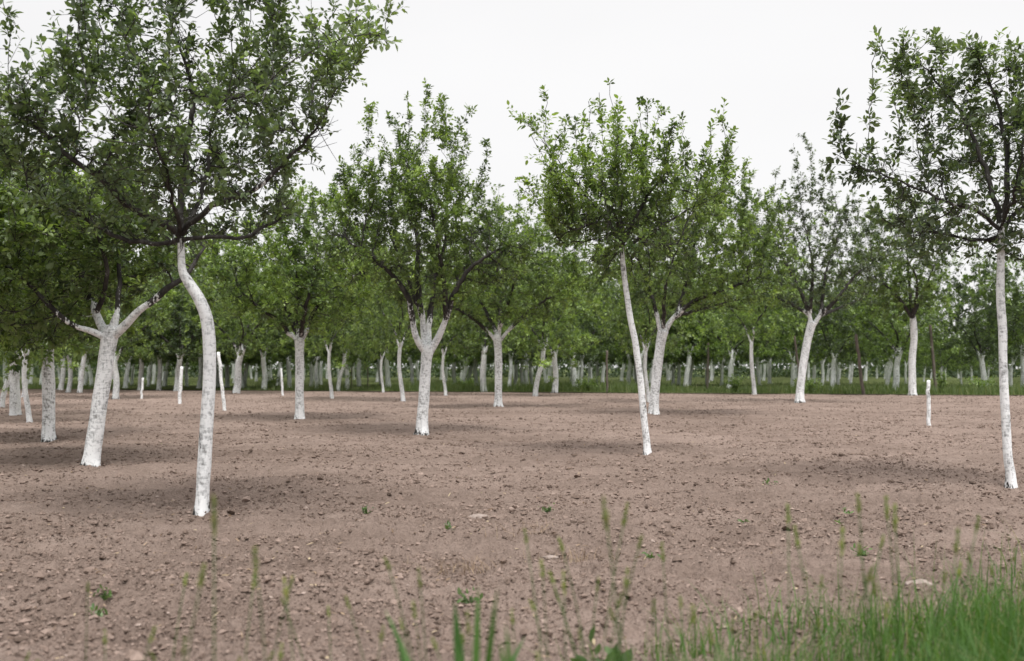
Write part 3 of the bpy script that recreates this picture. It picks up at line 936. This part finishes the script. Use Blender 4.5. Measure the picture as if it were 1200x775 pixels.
MOUNDS = [ground_at(*b)[:2] for b in ((237, 605), (106, 546), (57, 516), (495, 508), (758, 533), (1185, 571), (351, 492), (584, 478), (766, 487), (937, 472))]


def soil_height(x, y):
    d = np.hypot(x, y)
    f1 = np.clip(1.4 - d / 70, 0.25, 1); f2 = np.clip(1.25 - d / 32, 0.1, 1); f3 = np.clip(1.2 - d / 18, 0.1, 1)
    z = 0.085 * vnoise(x / 3.0, y / 0.36, 6) + 0.05 * vnoise(x / 1.6, y / 1.1, 1) + 0.05 * f1 * vnoise(x / 0.5, y / 0.38, 2)
    n3 = vnoise(x / 0.17, y / 0.15, 3); z = z + 0.06 * f2 * n3
    z = z - 0.10 * f3 * np.abs(vnoise(x / 0.085, y / 0.08, 4))
    z = z - 0.06 * f3 * np.abs(vnoise(x / 0.04, y / 0.036, 5))
    for bx_, by_ in MOUNDS:
        z = z + 0.018 * np.exp(-((x - bx_) ** 2 + (y - by_) ** 2) / 0.07)
    fade = np.clip((edge_y(x) - y) / 3.0, 0, 1)
    return z * fade - 0.03 * (1 - fade)


rad = np.concatenate([[0.15, 0.4, 0.8, 1.2, 1.6], np.geomspace(1.9, 62, 520), np.geomspace(66, 3000, 30)])
half = math.radians(40)
ang = np.concatenate([np.linspace(-half, half, 760), np.linspace(half, 2 * math.pi - half, 60)[1:-1]])
Rg, Ag = np.meshgrid(rad, ang, indexing='ij')
gx, gy = Rg * np.sin(Ag), Rg * np.cos(Ag)
gz = soil_height(gx, gy)
gv = np.stack([gx, gy, gz], -1).reshape(-1, 3)
na = len(ang); idx = np.arange(len(gv)).reshape(len(rad), na)
a_, b_ = idx[:-1], idx[1:]
gq = np.stack([a_, b_, np.roll(b_, -1, 1), np.roll(a_, -1, 1)], -1).reshape(-1, 4)
gv = np.vstack([gv, [0, 0, 0]])
gt = np.stack([np.full(na, len(gv) - 1), idx[0], np.roll(idx[0], -1)], -1)
tag(link('soil', build_mesh('soil', gv, [gq, gt]), SOIL), kind='structure')

mx = np.linspace(-700, 700, 60)
mv = np.vstack([np.stack([mx, edge_y(np.clip(mx, -60, 60)) + 0.25 * np.sin(mx), np.full(60, 0.004)], -1), np.stack([mx * 2, np.full(60, 1500.0), np.full(60, 0.004)], -1)])
mi = np.arange(59)
tag(link('meadow', build_mesh('meadow', mv, [np.stack([mi, mi + 1, mi + 61, mi + 60], -1)]), MEADOW), kind='structure')

# soil lumps
ICO_V = []
g_ = (1 + 5 ** .5) / 2
for a in (-1, 1):
    for b in (-g_, g_): ICO_V += [(0, a, b), (a, b, 0), (b, 0, a)]
ICO_V = unit(np.array(ICO_V, float))
ICO_T = np.array([(i, j, k) for i in range(12) for j in range(i + 1, 12) for k in range(j + 1, 12)
                  if all(abs(np.linalg.norm(ICO_V[p] - ICO_V[q]) - 1.0515) < 0.01 for p, q in ((i, j), (j, k), (i, k)))])
for t_ in range(20):
    p, q, r_ = ICO_V[ICO_T[t_]]
    if np.dot(np.cross(q - p, r_ - p), p) < 0: ICO_T[t_] = ICO_T[t_][::-1]
OCT_V = np.array([[1, 0, 0], [-1, 0, 0], [0, 1, 0], [0, -1, 0], [0, 0, 1], [0, 0, -1]], float)
OCT_T = np.array([[0, 2, 4], [2, 1, 4], [1, 3, 4], [3, 0, 4], [2, 0, 5], [1, 2, 5], [3, 1, 5], [0, 3, 5]])


def lumps(N, TV, TT, d0, d1, med, sig, lo, hi_, seed, thr):
    rng = np.random.default_rng(seed)
    d = np.exp(rng.uniform(math.log(d0), math.log(d1), N))
    x = rng.uniform(-1, 1, N) * (0.62 * d + 0.6)
    patch = vnoise(x / 0.8, d / 0.6, 31) + 0.7 * vnoise(x / 0.25, d / 0.2, 32)
    near = np.min([np.hypot(x - b[0], d - b[1]) for b in MOUNDS], axis=0)
    ok = patch + np.where(near < 0.3, 0.6, 0) > rng.uniform(-0.5, thr, N)
    x, d = x[ok], d[ok]; n = len(x)
    size = np.clip(np.exp(rng.normal(math.log(med), sig, n)) * (0.6 + 0.042 * d), lo, hi_)
    z = soil_height(x, d) + size * 0.2
    k = len(TV)
    T = TV[None] * (1 + rng.uniform(-0.4, 0.4, (n, k, 1))) + rng.normal(0, 0.12, (n, k, 3))
    T = T * np.stack([rng.uniform(.8, 1.4, n), rng.uniform(.8, 1.4, n), rng.uniform(.6, 1.0, n)], -1)[:, None, :]
    ca = rng.uniform(0, 6.28, n); c_, s_ = np.cos(ca)[:, None], np.sin(ca)[:, None]
    T = np.stack([T[..., 0] * c_ - T[..., 1] * s_, T[..., 0] * s_ + T[..., 1] * c_, T[..., 2]], -1)
    V = np.stack([x, d, z], -1)[:, None] + T * size[:, None, None]
    tri = (TT[None] + (np.arange(n) * k)[:, None, None]).reshape(-1, 3)
    return V.reshape(-1, 3), tri, np.repeat(np.clip(rng.normal(.42, .22, n), 0, 0.97), k)


V1, T1, a1 = lumps(30000, ICO_V, ICO_T, 2.3, 26, 0.0105, 0.42, 0.005, 0.036, 41, 0.3)
V2, T2, a2 = lumps(300000, OCT_V, OCT_T, 2.3, 45, 0.0065, 0.45, 0.003, 0.028, 42, 0.3)
tag(link('soil_clods', build_mesh('soil_clods', np.vstack([V1, V2]), [np.vstack([T1, T2 + len(V1)])], {'tint': np.concatenate([a1, a2])}, smooth=False), CLOD), kind='stuff')


# ------------------------------------------------------------------ grass
def blades(x, y, z, hgt, wid, rng, lean=0.35, seg=4, tint=None, power=1.7):
    n = len(x)
    a = rng.uniform(0, 6.28, n); dv = np.stack([np.cos(a), np.sin(a), np.zeros(n)], -1)
    b = a + rng.normal(0, .5, n) + 1.57
    sv_ = np.stack([np.cos(b), np.sin(b), np.zeros(n)], -1)
    ln = np.abs(rng.normal(0, lean, n)) + 0.06
    rows = []
    for k in range(seg + 1):
        t = k / seg
        c = np.stack([x, y, z], -1) + dv * (hgt * ln * t ** 1.9)[:, None] + np.array([0, 0, 1.0]) * (hgt * (t - 0.28 * ln * t ** 3))[:, None]
        w = wid * (1 - t ** power) * 0.5 + 0.0002
        rows += [c - sv_ * w[:, None], c + sv_ * w[:, None]]
    V = np.stack(rows, 1)
    q = np.array([[2 * k, 2 * k + 1, 2 * k + 3, 2 * k + 2] for k in range(seg)])
    Q = (q[None] + (np.arange(n) * 2 * (seg + 1))[:, None, None]).reshape(-1, 4)
    if tint is None: tint = np.clip(rng.normal(.45, .22, n), 0, 1)
    return V.reshape(-1, 3), Q, np.repeat(tint, 2 * (seg + 1))


def verge_limit(x):      # how far out from the photographer the rough grass reaches
    return np.interp(x, [-3, -0.6, 0.0, 0.4, 0.7, 1.1, 1.5, 2.2, 4], [2.6, 2.75, 3.25, 3.9, 4.35, 4.6, 4.75, 5.2, 5.7])


N = 300000
x = RNG.uniform(-2.8, 4.4, N); y = RNG.uniform(0.7, 6.0, N)
lim = verge_limit(x) + 0.05 + 1.1 * vnoise(x / 0.35, y / 0.35, 8) + 0.4 * vnoise(x / .1, y / .1, 9)
pr = np.clip((lim - y) / 1.7, 0, 1) ** 1.7 * (0.6 + 1.1 * vnoise(x / .22, y / .22, 12) + 0.5 * vnoise(x / .07, y / .07, 13))
keep = (RNG.random(N) < pr) & (np.hypot(x, y) > 0.9)
x, y = x[keep], y[keep]; n = len(x)
hg = (RNG.uniform(0.06, 0.26, n) + np.clip(x - 0.8, 0, 1) * 0.07) * np.clip(0.55 + 0.45 * np.clip((lim[keep] - y) / 0.7, 0, 1), 0, 1)
V, Q, tn = blades(x, y, soil_height(x, y) - 0.01, hg * np.exp(RNG.normal(0, .25, n)), RNG.uniform(0.0025, 0.0065, n), RNG, 0.55, 4,
                   np.where(RNG.random(n) < 0.07, RNG.uniform(.92, 1, n), np.clip(RNG.normal(.45, .24, n), 0, .9)))
print('verge blades', n)
tag(link('grass', build_mesh('verge_grass', V, [Q], {'tint': tn}), GRASS_NEAR), kind='stuff')

N = 45000
x = RNG.uniform(-34, 44, N); dd = RNG.exponential(7.0, N)
y = edge_y(x) + dd - 0.25 + 0.5 * vnoise(x / 1.3, x * 0, 14)
keep = (vnoise(x / 2.2, y / 2.2, 15) + 0.25 + np.where(x > -6, 0.35, -0.25)) > RNG.uniform(0, 0.4, N)
x, y = x[keep], y[keep]; n = len(x)
tall = np.clip(0.32 + 0.4 * vnoise(x / 1.8, y / 1.8, 16), 0.12, 0.6)
V, Q, tn = blades(x, y, np.zeros(n), tall * RNG.uniform(.6, 1.4, n), RNG.uniform(0.016, 0.03, n), RNG, 0.3, 3)
tag(link('meadow_grass', build_mesh('meadow_grass', V, [Q], {'tint': tn}), GRASS_FAR), kind='stuff')


# grass stalks with seed heads standing up in front of the camera
ST_TIP = []


def stalk_meshes(seed, h, head):
    rng = np.random.default_rng(seed)
    bend = rng.uniform(0.05, 0.3) * h; a = rng.uniform(0, 6.28)
    t = np.linspace(0, 1, 9)
    pts = np.stack([np.cos(a) * bend * t ** 2, np.sin(a) * bend * t ** 2, h * t], -1)
    st = MB(); st.tube(pts, np.linspace(0.0024, 0.0013, 9), 5)
    s_me = build_mesh('stem', np.concatenate(st.v), [np.concatenate(st.q), np.concatenate(st.t)], {'tint': np.full(st.n, 0.35)})
    n = 24                                             # spikelets
    u = np.sort(rng.random(n)); tipp = pts[-1]; ax = unit(pts[-1] - pts[-2])
    base = tipp + ax * (u[:, None] - 0.75) * head
    ph = np.arange(n) * 2.4
    radial = np.stack([np.cos(ph), np.sin(ph), np.zeros(n)], -1)
    V, T_, Q_, k_ = leaf_geometry(base, ax[None] * 1.0 + radial * rng.uniform(0.2, 0.8, (n, 1)), unit(radial + rng.normal(0, .3, (n, 3))), head * rng.uniform(0.25, 0.5, n) * (1 - 0.45 * u), np.full(n, 0.0075), True)
    h_me = build_mesh('seed_head', V, [T_, Q_], {'tint': np.repeat(np.clip(rng.normal(.45, .2, n), 0, 1), k_)})
    nb = 2
    x_, y_ = np.zeros(nb), np.zeros(nb)
    BV, BQ, bt = blades(x_, y_, np.full(nb, h * 0.1), np.full(nb, h * 0.25), np.full(nb, 0.003), rng, 0.5, 5)
    b_me = build_mesh('blade', BV, [BQ], {'tint': bt})
    ST_TIP.append(pts[-1].copy())
    return s_me, h_me, b_me


ST = []
for i in range(7):
    s_me, h_me, b_me = stalk_meshes(300 + i, 0.6, (0.036, 0.046, 0.033, 0.05, 0.04, 0.03, 0.043)[i])
    ST.append((s_me, h_me, b_me))
SPROTO = {}


def stalk(px, py, d, k, label='slender out of focus grass stalk with a feathery seed head before the bare soil', group='grass stalks in the foreground'):
    """seed head seen at px,py when standing d metres out"""
    x_ = (px - 600) * d / F; h = CAMH - (py - HOR) * d / F
    h = max(0.12, h)
    if k not in SPROTO:
        root = link('grass_stalk', None)
        s_me, h_me, b_me = ST[k]
        KIDS[root.name] = [link('stem', s_me, GRASS_NEAR, root), link('seed_head', h_me, SEED, root), link('blade', b_me, GRASS_NEAR, root)]
        SPROTO[k] = root; o = root
    else:
        o = copy_tree(SPROTO[k])
    zz = float(soil_height(np.array([x_]), np.array([d]))[0])
    tipo = ST_TIP[k] * (0.4 + 0.4 * h / 0.6); ang_ = rg.uniform(0, 6.28)
    x_ -= tipo[0] * math.cos(ang_) - tipo[1] * math.sin(ang_)
    o.location = (x_, d, zz - 0.01)
    q = h / 0.6
    o.scale = (0.4 + 0.4 * q, 0.4 + 0.4 * q, q)
    o.rotation_euler = (0, 0, ang_)
    tag(o, label, 'grass stalk', group)
    return o


SPOTS = [(317, 600, 2.0), (289, 665, 2.2), (349, 660, 2.3), (331, 678, 2.2), (205, 690, 2.4), (194, 735, 2.2), (212, 735, 2.1), (182, 722, 2.1), (299, 745, 2.3),
         (313, 752, 2.3), (333, 745, 2.2), (378, 722, 2.5), (332, 700, 2.6), (118, 735, 2.4), (16, 758, 2.4), (50, 762, 2.3), (122, 668, 2.6), (240, 550, 1.9), (247, 612, 1.9),
         (456, 638, 2.3), (492, 665, 2.3), (412, 680, 2.4), (488, 698, 2.3), (466, 722, 2.3), (448, 728, 2.3), (408, 748, 2.2), (508, 720, 2.1), (549, 700, 2.0), (616, 643, 2.4),
         (634, 658, 2.4), (646, 664, 2.3), (662, 666, 2.3), (656, 628, 2.5), (622, 690, 2.3), (630, 715, 2.1), (652, 690, 2.4), (733, 582, 2.4), (744, 612, 2.4), (732, 655, 2.3),
         (714, 688, 2.4), (732, 690, 2.2), (778, 652, 2.5), (758, 675, 2.3), (703, 685, 2.6), (683, 730, 2.2), (708, 558, 2.1), (802, 650, 2.0), (808, 690, 2.1), (655, 760, 2.1),
         (941, 594, 2.2), (940, 632, 2.3), (943, 690, 2.4), (1040, 580, 2.4), (1018, 645, 2.3), (1026, 630, 2.4), (1122, 600, 2.2), (1158, 600, 2.3), (1015, 660, 2.3), (1030, 668, 2.4), (995, 620, 2.2), (990, 572, 2.3), (905, 700, 2.4), (860, 735, 2.4), (975, 690, 2.3),
         (1050, 690, 2.4), (1085, 660, 2.6), (1120, 650, 2.8), (1150, 640, 2.8), (1175, 655, 2.7), (1190, 640, 2.9), (885, 715, 2.6), (832, 720, 2.2), (1046, 612, 2.4), (1034, 592, 2.5),
         (756, 735, 2.1), (778, 712, 2.2), (600, 735, 2.4), (575, 742, 2.3), (276, 760, 2.2), (540, 745, 2.2)]
for i, (a, b, c) in enumerate(SPOTS):
    stalk(a, b, c, i % 7)

# a few broad blades close by
def tuft(px, py_top, d, n, w, spread, label, name='grass_tuft', mat=GRASS_NEAR, cat='grass tuft', lean=0.25, tint=0.3, group=None):
    x_ = (px - 600) * d / F; h = max(0.05, CAMH - (py_top - HOR) * d / F)
    rng = np.random.default_rng(int(px * 7 + py_top))
    z_ = float(soil_height(np.array([x_]), np.array([d]))[0])
    V, Q, tn = blades(rng.normal(0, spread, n), rng.normal(0, spread, n), np.full(n, -0.01), h * rng.uniform(1.04, 1.16, n), np.full(n, w) * rng.uniform(.7, 1.2, n), rng, lean, 16,
                      np.clip(rng.normal(tint, .12, n), 0, 1), 9.0)
    o = link(name, build_mesh(name, V, [Q], {'tint': tn}), mat, None, (x_, d, z_))
    return tag(o, label, cat, group)


tuft(612, 722, 1.75, 4, 0.034, 0.014, 'broad bright green blade tuft at the bottom edge in the middle', lean=0.12, tint=0.35)
tuft(552, 692, 2.0, 3, 0.020, 0.010, 'dark tapering grass tuft at the bottom left of the broad bright blades', lean=0.12, tint=0.1)
tuft(520, 712, 1.9, 3, 0.020, 0.02, 'slanting dark grass blades at the bottom, leftmost of the three blade tufts', lean=0.3, tint=0.15)


# leafy weeds
def weed(px, py, d, n, size, ll, label, mat=LEAF_WEED, name='weed', group=None, cat='weed', h=None):
    x_ = (px - 600) * d / F
    rng = np.random.default_rng(int(px * 3 + py))
    z_ = float(soil_height(np.array([x_]), np.array([d]))[0]) if d < 40 else 0.0
    h = h or size
    root = link(name, None, loc=(x_, d, z_ - 0.01))
    mb = MB(); ns = max(4, n // 14); tips = []
    for i in range(ns):
        a = rng.uniform(0, 6.28); e = np.array([math.cos(a) * size * rng.uniform(.2, 1), math.sin(a) * size * rng.uniform(.2, 1), h * rng.uniform(.5, 1)])
        c = catmull([[0, 0, 0], list(e * [0.35, 0.35, 0.6]), list(e)], 6); mb.tube(c, np.linspace(0.004, 0.0015, 6) * max(1, h), 4); tips.append(c)
    sm = build_mesh('stem', np.concatenate(mb.v), [np.concatenate(mb.q), np.concatenate(mb.t)], {'tint': np.full(mb.n, .3)})
    link('stem', sm, mat, root)
    P_ = np.array([tips[rng.integers(ns)][rng.integers(1, 6)] for _ in range(n)]) + rng.normal(0, ll * .3, (n, 3))
    P_[:, 2] = np.abs(P_[:, 2])
    D_ = unit(rng.normal(0, 1, (n, 3)) + [0, 0, .35]); N_ = unit(rng.normal(0, .5, (n, 3)) + [0, 0, 1])
    L_ = ll * rng.uniform(.6, 1.3, n)
    V, T_, Q_, k_ = leaf_geometry(P_, D_, N_, L_, L_ * .5, True)
    link('leaves', build_mesh('leaves', V, [T_, Q_], {'tint': np.repeat(np.clip(rng.normal(.5, .25, n), 0, 1), k_)}), mat, root)
    return tag(root, label, cat, group)


weed(708, 775, 3.35, 70, 0.17, 0.08, 'bright green broad leaved weed at the bottom edge right of the blade tufts', h=0.12)
weed(742, 775, 3.4, 40, 0.12, 0.07, 'low bushy weed touching the right side of the broad leaved weed', h=0.08)
for px, py in ((122, 690), (550, 690), (990, 590), (430, 592), (525, 612), (640, 590), (1010, 640), (870, 600), (760, 640), (905, 560), (115, 705), (980, 600)):
    dd_ = depth_of(py + 8)
    weed(px, py, dd_, 26, 0.07, 0.035, 'tiny leafy weed sprouting alone from the bare soil', group='small weeds on the bare soil', h=0.06)
# fallen leaves and twig bits strewn over the soil
N = 1500
rng = np.random.default_rng(91)
d = np.exp(rng.uniform(math.log(3), math.log(22), N)); x = rng.uniform(-1, 1, N) * (0.6 * d + .5)
p_ = np.stack([x, d, soil_height(x, d) + 0.012], -1)
V, T_, Q_, k_ = leaf_geometry(p_, rng.normal(0, 1, (N, 3)) * [1, 1, .25], unit(rng.normal(0, .35, (N, 3)) + [0, 0, 1]), rng.uniform(.02, .06, N), rng.uniform(.006, .022, N), True)
tag(link('leaf_litter', build_mesh('leaf_litter', V, [T_, Q_], {'tint': np.repeat(rng.random(N), k_)}), STRAW), kind='stuff')
# dry litter
for px, py, lab in ((668, 645, 'wispy heap of dry pinkish straw on the soil in the middle foreground'), (630, 622, 'small brown dead tuft beside and behind the straw heap'),
                    (535, 663, 'short reddish dead tuft left of the straw heap')):
    d_ = depth_of(py)
    rng = np.random.default_rng(px); n = 90
    g0 = ground_at(px, py)
    V, Q, tn = blades(rng.normal(0, .13, n), rng.normal(0, .08, n), np.full(n, 0.0), rng.uniform(.05, .13, n), np.full(n, .003), rng, 1.3, 3)
    zz = float(soil_height(g0[0:1], g0[1:2])[0])
    tag(link('dead_grass', build_mesh('dead_grass', V, [Q], {'tint': tn}), STRAW, None, (g0[0], g0[1], zz)), lab, 'dead grass')

# pale stones
for px, py, s_, lab in ((562, 602, 0.06, 'flat pale stone on the soil behind the straw heap'), (1077, 680, 0.045, 'pale rounded stone on the soil just before the right hand grass'),
                        (645, 643, 0.03, 'small whitish stone beside the straw heap')):
    g0 = ground_at(px, py); zz = float(soil_height(g0[0:1], g0[1:2])[0])
    rng = np.random.default_rng(px)
    v = ICO_V.copy(); t_ = ICO_T.copy()
    for _ in range(2):                       # subdivide
        nv, nt_ = list(v), []
        cache = {}
        def midp(i, j):
            k = (min(i, j), max(i, j))
            if k not in cache: nv.append(unit(nv[i] + nv[j])); cache[k] = len(nv) - 1
            return cache[k]
        for i, j, k in t_:
            p, q, r_ = midp(i, j), midp(j, k), midp(k, i); nt_ += [(i, p, r_), (p, j, q), (r_, q, k), (p, q, r_)]
        v, t_ = np.array(nv), np.array(nt_)
    v = v * np.array([1 + 0.35 * mnoise.noise(Vector(q * 1.6 + px)) + .12 * mnoise.noise(Vector(q * 5)) for q in v])[:, None] * [s_ * 1.5, s_, s_ * .55]
    tag(link('stone', build_mesh('stone', v, [t_]), STONE, None, (g0[0], g0[1], zz + s_ * .2)), lab, 'stone')

# ------------------------------------------------------------------ stakes and poles
def post(bx, by, tx, ty, wpx, label, name, mat, cat, washed=True, white_cap=False):
    g = Px(bx, by)
    a = np.array(g.p(bx, by)); b = np.array(g.p(tx, ty)); a[2] = -0.08
    r0 = wpx * g.k / 2
    n = 16
    pts = np.array([a + (b - a) * t for t in np.linspace(0, 1, n)])
    pts[1:-1, 0] += np.array([0.012 * mnoise.noise(Vector((t * .35 + bx, 0, 0))) * 3 for t in range(1, n - 1)])
    mb = MB(); mb.tube(pts, np.linspace(r0 * 1.05, r0 * .92, n), 12, np.clip(pts[:, 2] / .05, 0, 1) * .5 + .5, .07, bx * .1)
    o = link(name, mb.mesh(name, 'wash'), mat, None, tuple(g.base))
    return tag(o, label, cat)


post(1088.5, 498, 1088, 446, 4.4, 'short round white stake standing alone on the soil left of the right edge tree', 'white_stake', WASH, 'stake')
post(210, 474, 213, 430, 4, 'white stake leaning slightly just left of the bent trunk', 'white_stake', WASH, 'stake')
post(165.5, 468, 167.5, 443, 2.6, 'small thin white stake between the stout leaning tree and the bent trunk', 'white_stake', WASH, 'stake')
post(263.5, 482, 256, 413, 4, 'tall thin white pole leaning left, just right of the bent trunk', 'white_stake', WASH, 'stake')
post(331.5, 464, 329.5, 432, 2.6, 'thin white stake left of the shaded upright tree', 'white_stake', WASH, 'stake')
post(711.5, 460, 711, 411, 2.6, 'thin upright brown pole at the meadow edge left of the slender wavy tree', 'wooden_pole', WOOD, 'pole')
post(1012, 463, 1003, 392, 3.8, 'leaning brown pole at the meadow edge right of the sparse crowned tree', 'wooden_pole', WOOD, 'pole')
post(1097, 459, 1090, 381, 3.4, 'leaning reddish brown pole behind the short white stake', 'wooden_pole', WOOD, 'pole')
post(940, 462, 931, 394, 2.6, 'thin leaning brown pole directly left of the sparse crowned tree', 'wooden_pole', WOOD, 'pole')
post(829, 456, 830, 402, 3, 'thin upright brown pole in the grass right of the thick leaning tree', 'wooden_pole', WOOD, 'pole')
post(412, 457, 412, 430, 1.4, 'left one of two thin dark poles far left of the pronged tree', 'wooden_pole', WOOD, 'pole')
post(431, 457, 431, 430, 1.4, 'right one of two thin dark poles far left of the pronged tree', 'wooden_pole', WOOD, 'pole')

# shrubby weeds along the meadow edge
for px, by, w_, h_, lab in ((1150, 460, 0.9, 0.75, 'dark shrubby weed clump before the dark forked trunk'), (862, 460, 0.6, 0.8, 'dark weed clump left of the thin white curved trunk'),
                            (950, 461, 0.6, 0.7, 'weed clump right beside the base of the sparse crowned tree'), (690, 459, 0.9, 0.65, 'dark low weed clump left of the thin upright brown pole'),
                            (1103, 461, 0.35, 0.9, 'leafy weed clump round the foot of the reddish brown pole'), (318, 456, 0.8, 0.7, 'weed clump beyond the thin white stake on the left'),
                            (545, 457, 0.7, 0.6, 'low weed clump left of the broad dark crowned tree')):
    weed(px, by, depth_of(by), 420, w_, 0.13, lab, LEAF_GREEN, 'weed_clump', None, 'weed clump', h_)

# the far-off wood that closes the view
N = 80000
rng = np.random.default_rng(77)
x = rng.uniform(-110, 110, N); y = 113 + rng.uniform(0, 25, N) + np.abs(x) * 0.05
top = 6.5 + 5.5 * vnoise(x / 5.0, y / 9.0, 61) + 3.5 * vnoise(x / 1.7, y / 4.0, 62)
top = top * np.where(np.abs(x / y - 0.43) < 0.05, 0.5, 1)
z = top * rng.random(N) ** 1.15
L_ = rng.uniform(0.35, 0.75, N)
V, T_, Q_, k_ = leaf_geometry(np.stack([x, y, z], -1), unit(rng.normal(0, 1, (N, 3))), unit(rng.normal(0, .6, (N, 3)) + [0, 0, 1]), L_, L_ * .6, False)
tag(link('distant_wood', build_mesh('distant_wood', V, [T_], {'tint': np.repeat(np.clip(rng.normal(.45, .22, N), 0, 1), k_)}, smooth=False), LEAF_WOOD), kind='stuff')

# ------------------------------------------------------------------ light, sky, camera
SUN_EL, SUN_AZ = math.radians(66), math.radians(165)      # azimuth measured from +Y towards +X
w = bpy.data.worlds.new('World'); SC.world = w; w.use_nodes = True
nt = w.node_tree; nt.nodes.clear()
out = nt.nodes.new('ShaderNodeOutputWorld'); bg = nt.nodes.new('ShaderNodeBackground')
sky = nt.nodes.new('ShaderNodeTexSky'); sky.sky_type = 'NISHITA'; sky.sun_disc = False
sky.sun_elevation = SUN_EL; sky.sun_rotation = SUN_AZ
sky.air_density = 1.0; sky.dust_density = 4.0; sky.ozone_density = 1.0
tc = nt.nodes.new('ShaderNodeTexCoord')
cl = tex_noise(nt, mapping(nt, tc.outputs['Generated'], (1.2, 1.2, 2.6)), 1.1, 4, 0.5)
cloud = ramp(nt, [(0.3, (8.75, 8.65, 8.65)), (0.7, (9.5, 9.42, 9.4))], cl)
cm = mix(nt, 0.93, sky.outputs[0], cloud)
sep = nt.nodes.new('ShaderNodeSeparateXYZ'); nt.links.new(tc.outputs['Generated'], sep.inputs[0])
zen = ramp(nt, [(0.38, (0.88, 0.88, 0.88)), (0.85, (1.6, 1.6, 1.6))], sep.outputs['Z'])   # overcast sky is brightest overhead
cm = mix(nt, 1.0, cm, zen, 'MULTIPLY')
nt.links.new(cm, bg.inputs['Color']); bg.inputs['Strength'].default_value = 0.052
nt.links.new(bg.outputs[0], out.inputs[0])

sl = bpy.data.lights.new('sun', 'SUN'); sl.energy = 1.5; sl.angle = math.radians(22); sl.color = (1, 0.975, 0.94)
so = bpy.data.objects.new('sun', sl); COL.objects.link(so)
dirv = Vector((math.sin(SUN_AZ) * math.cos(SUN_EL), math.cos(SUN_AZ) * math.cos(SUN_EL), math.sin(SUN_EL)))
so.rotation_euler = dirv.to_track_quat('Z', 'Y').to_euler()
so.location = dirv * 50

cam = bpy.data.cameras.new('camera'); co_ = bpy.data.objects.new('camera', cam); COL.objects.link(co_)
co_.location = (0, 0, CAMH); co_.rotation_euler = (math.radians(90), 0, 0)
cam.sensor_width = 36; cam.lens = F / 1200 * 36
cam.shift_y = (HOR - 387.5) / 1200
cam.clip_start = 0.05; cam.clip_end = 5000
cam.dof.use_dof = True; cam.dof.focus_distance = 10.0; cam.dof.aperture_fstop = 2.2
SC.camera = co_

vs = SC.view_settings
vs.view_transform = 'Standard'; vs.look = 'None'; vs.gamma = 1; vs.use_curve_mapping = False; vs.exposure = 1.24
SC.cycles.max_bounces = 8; SC.cycles.transmission_bounces = 6; SC.cycles.diffuse_bounces = 5
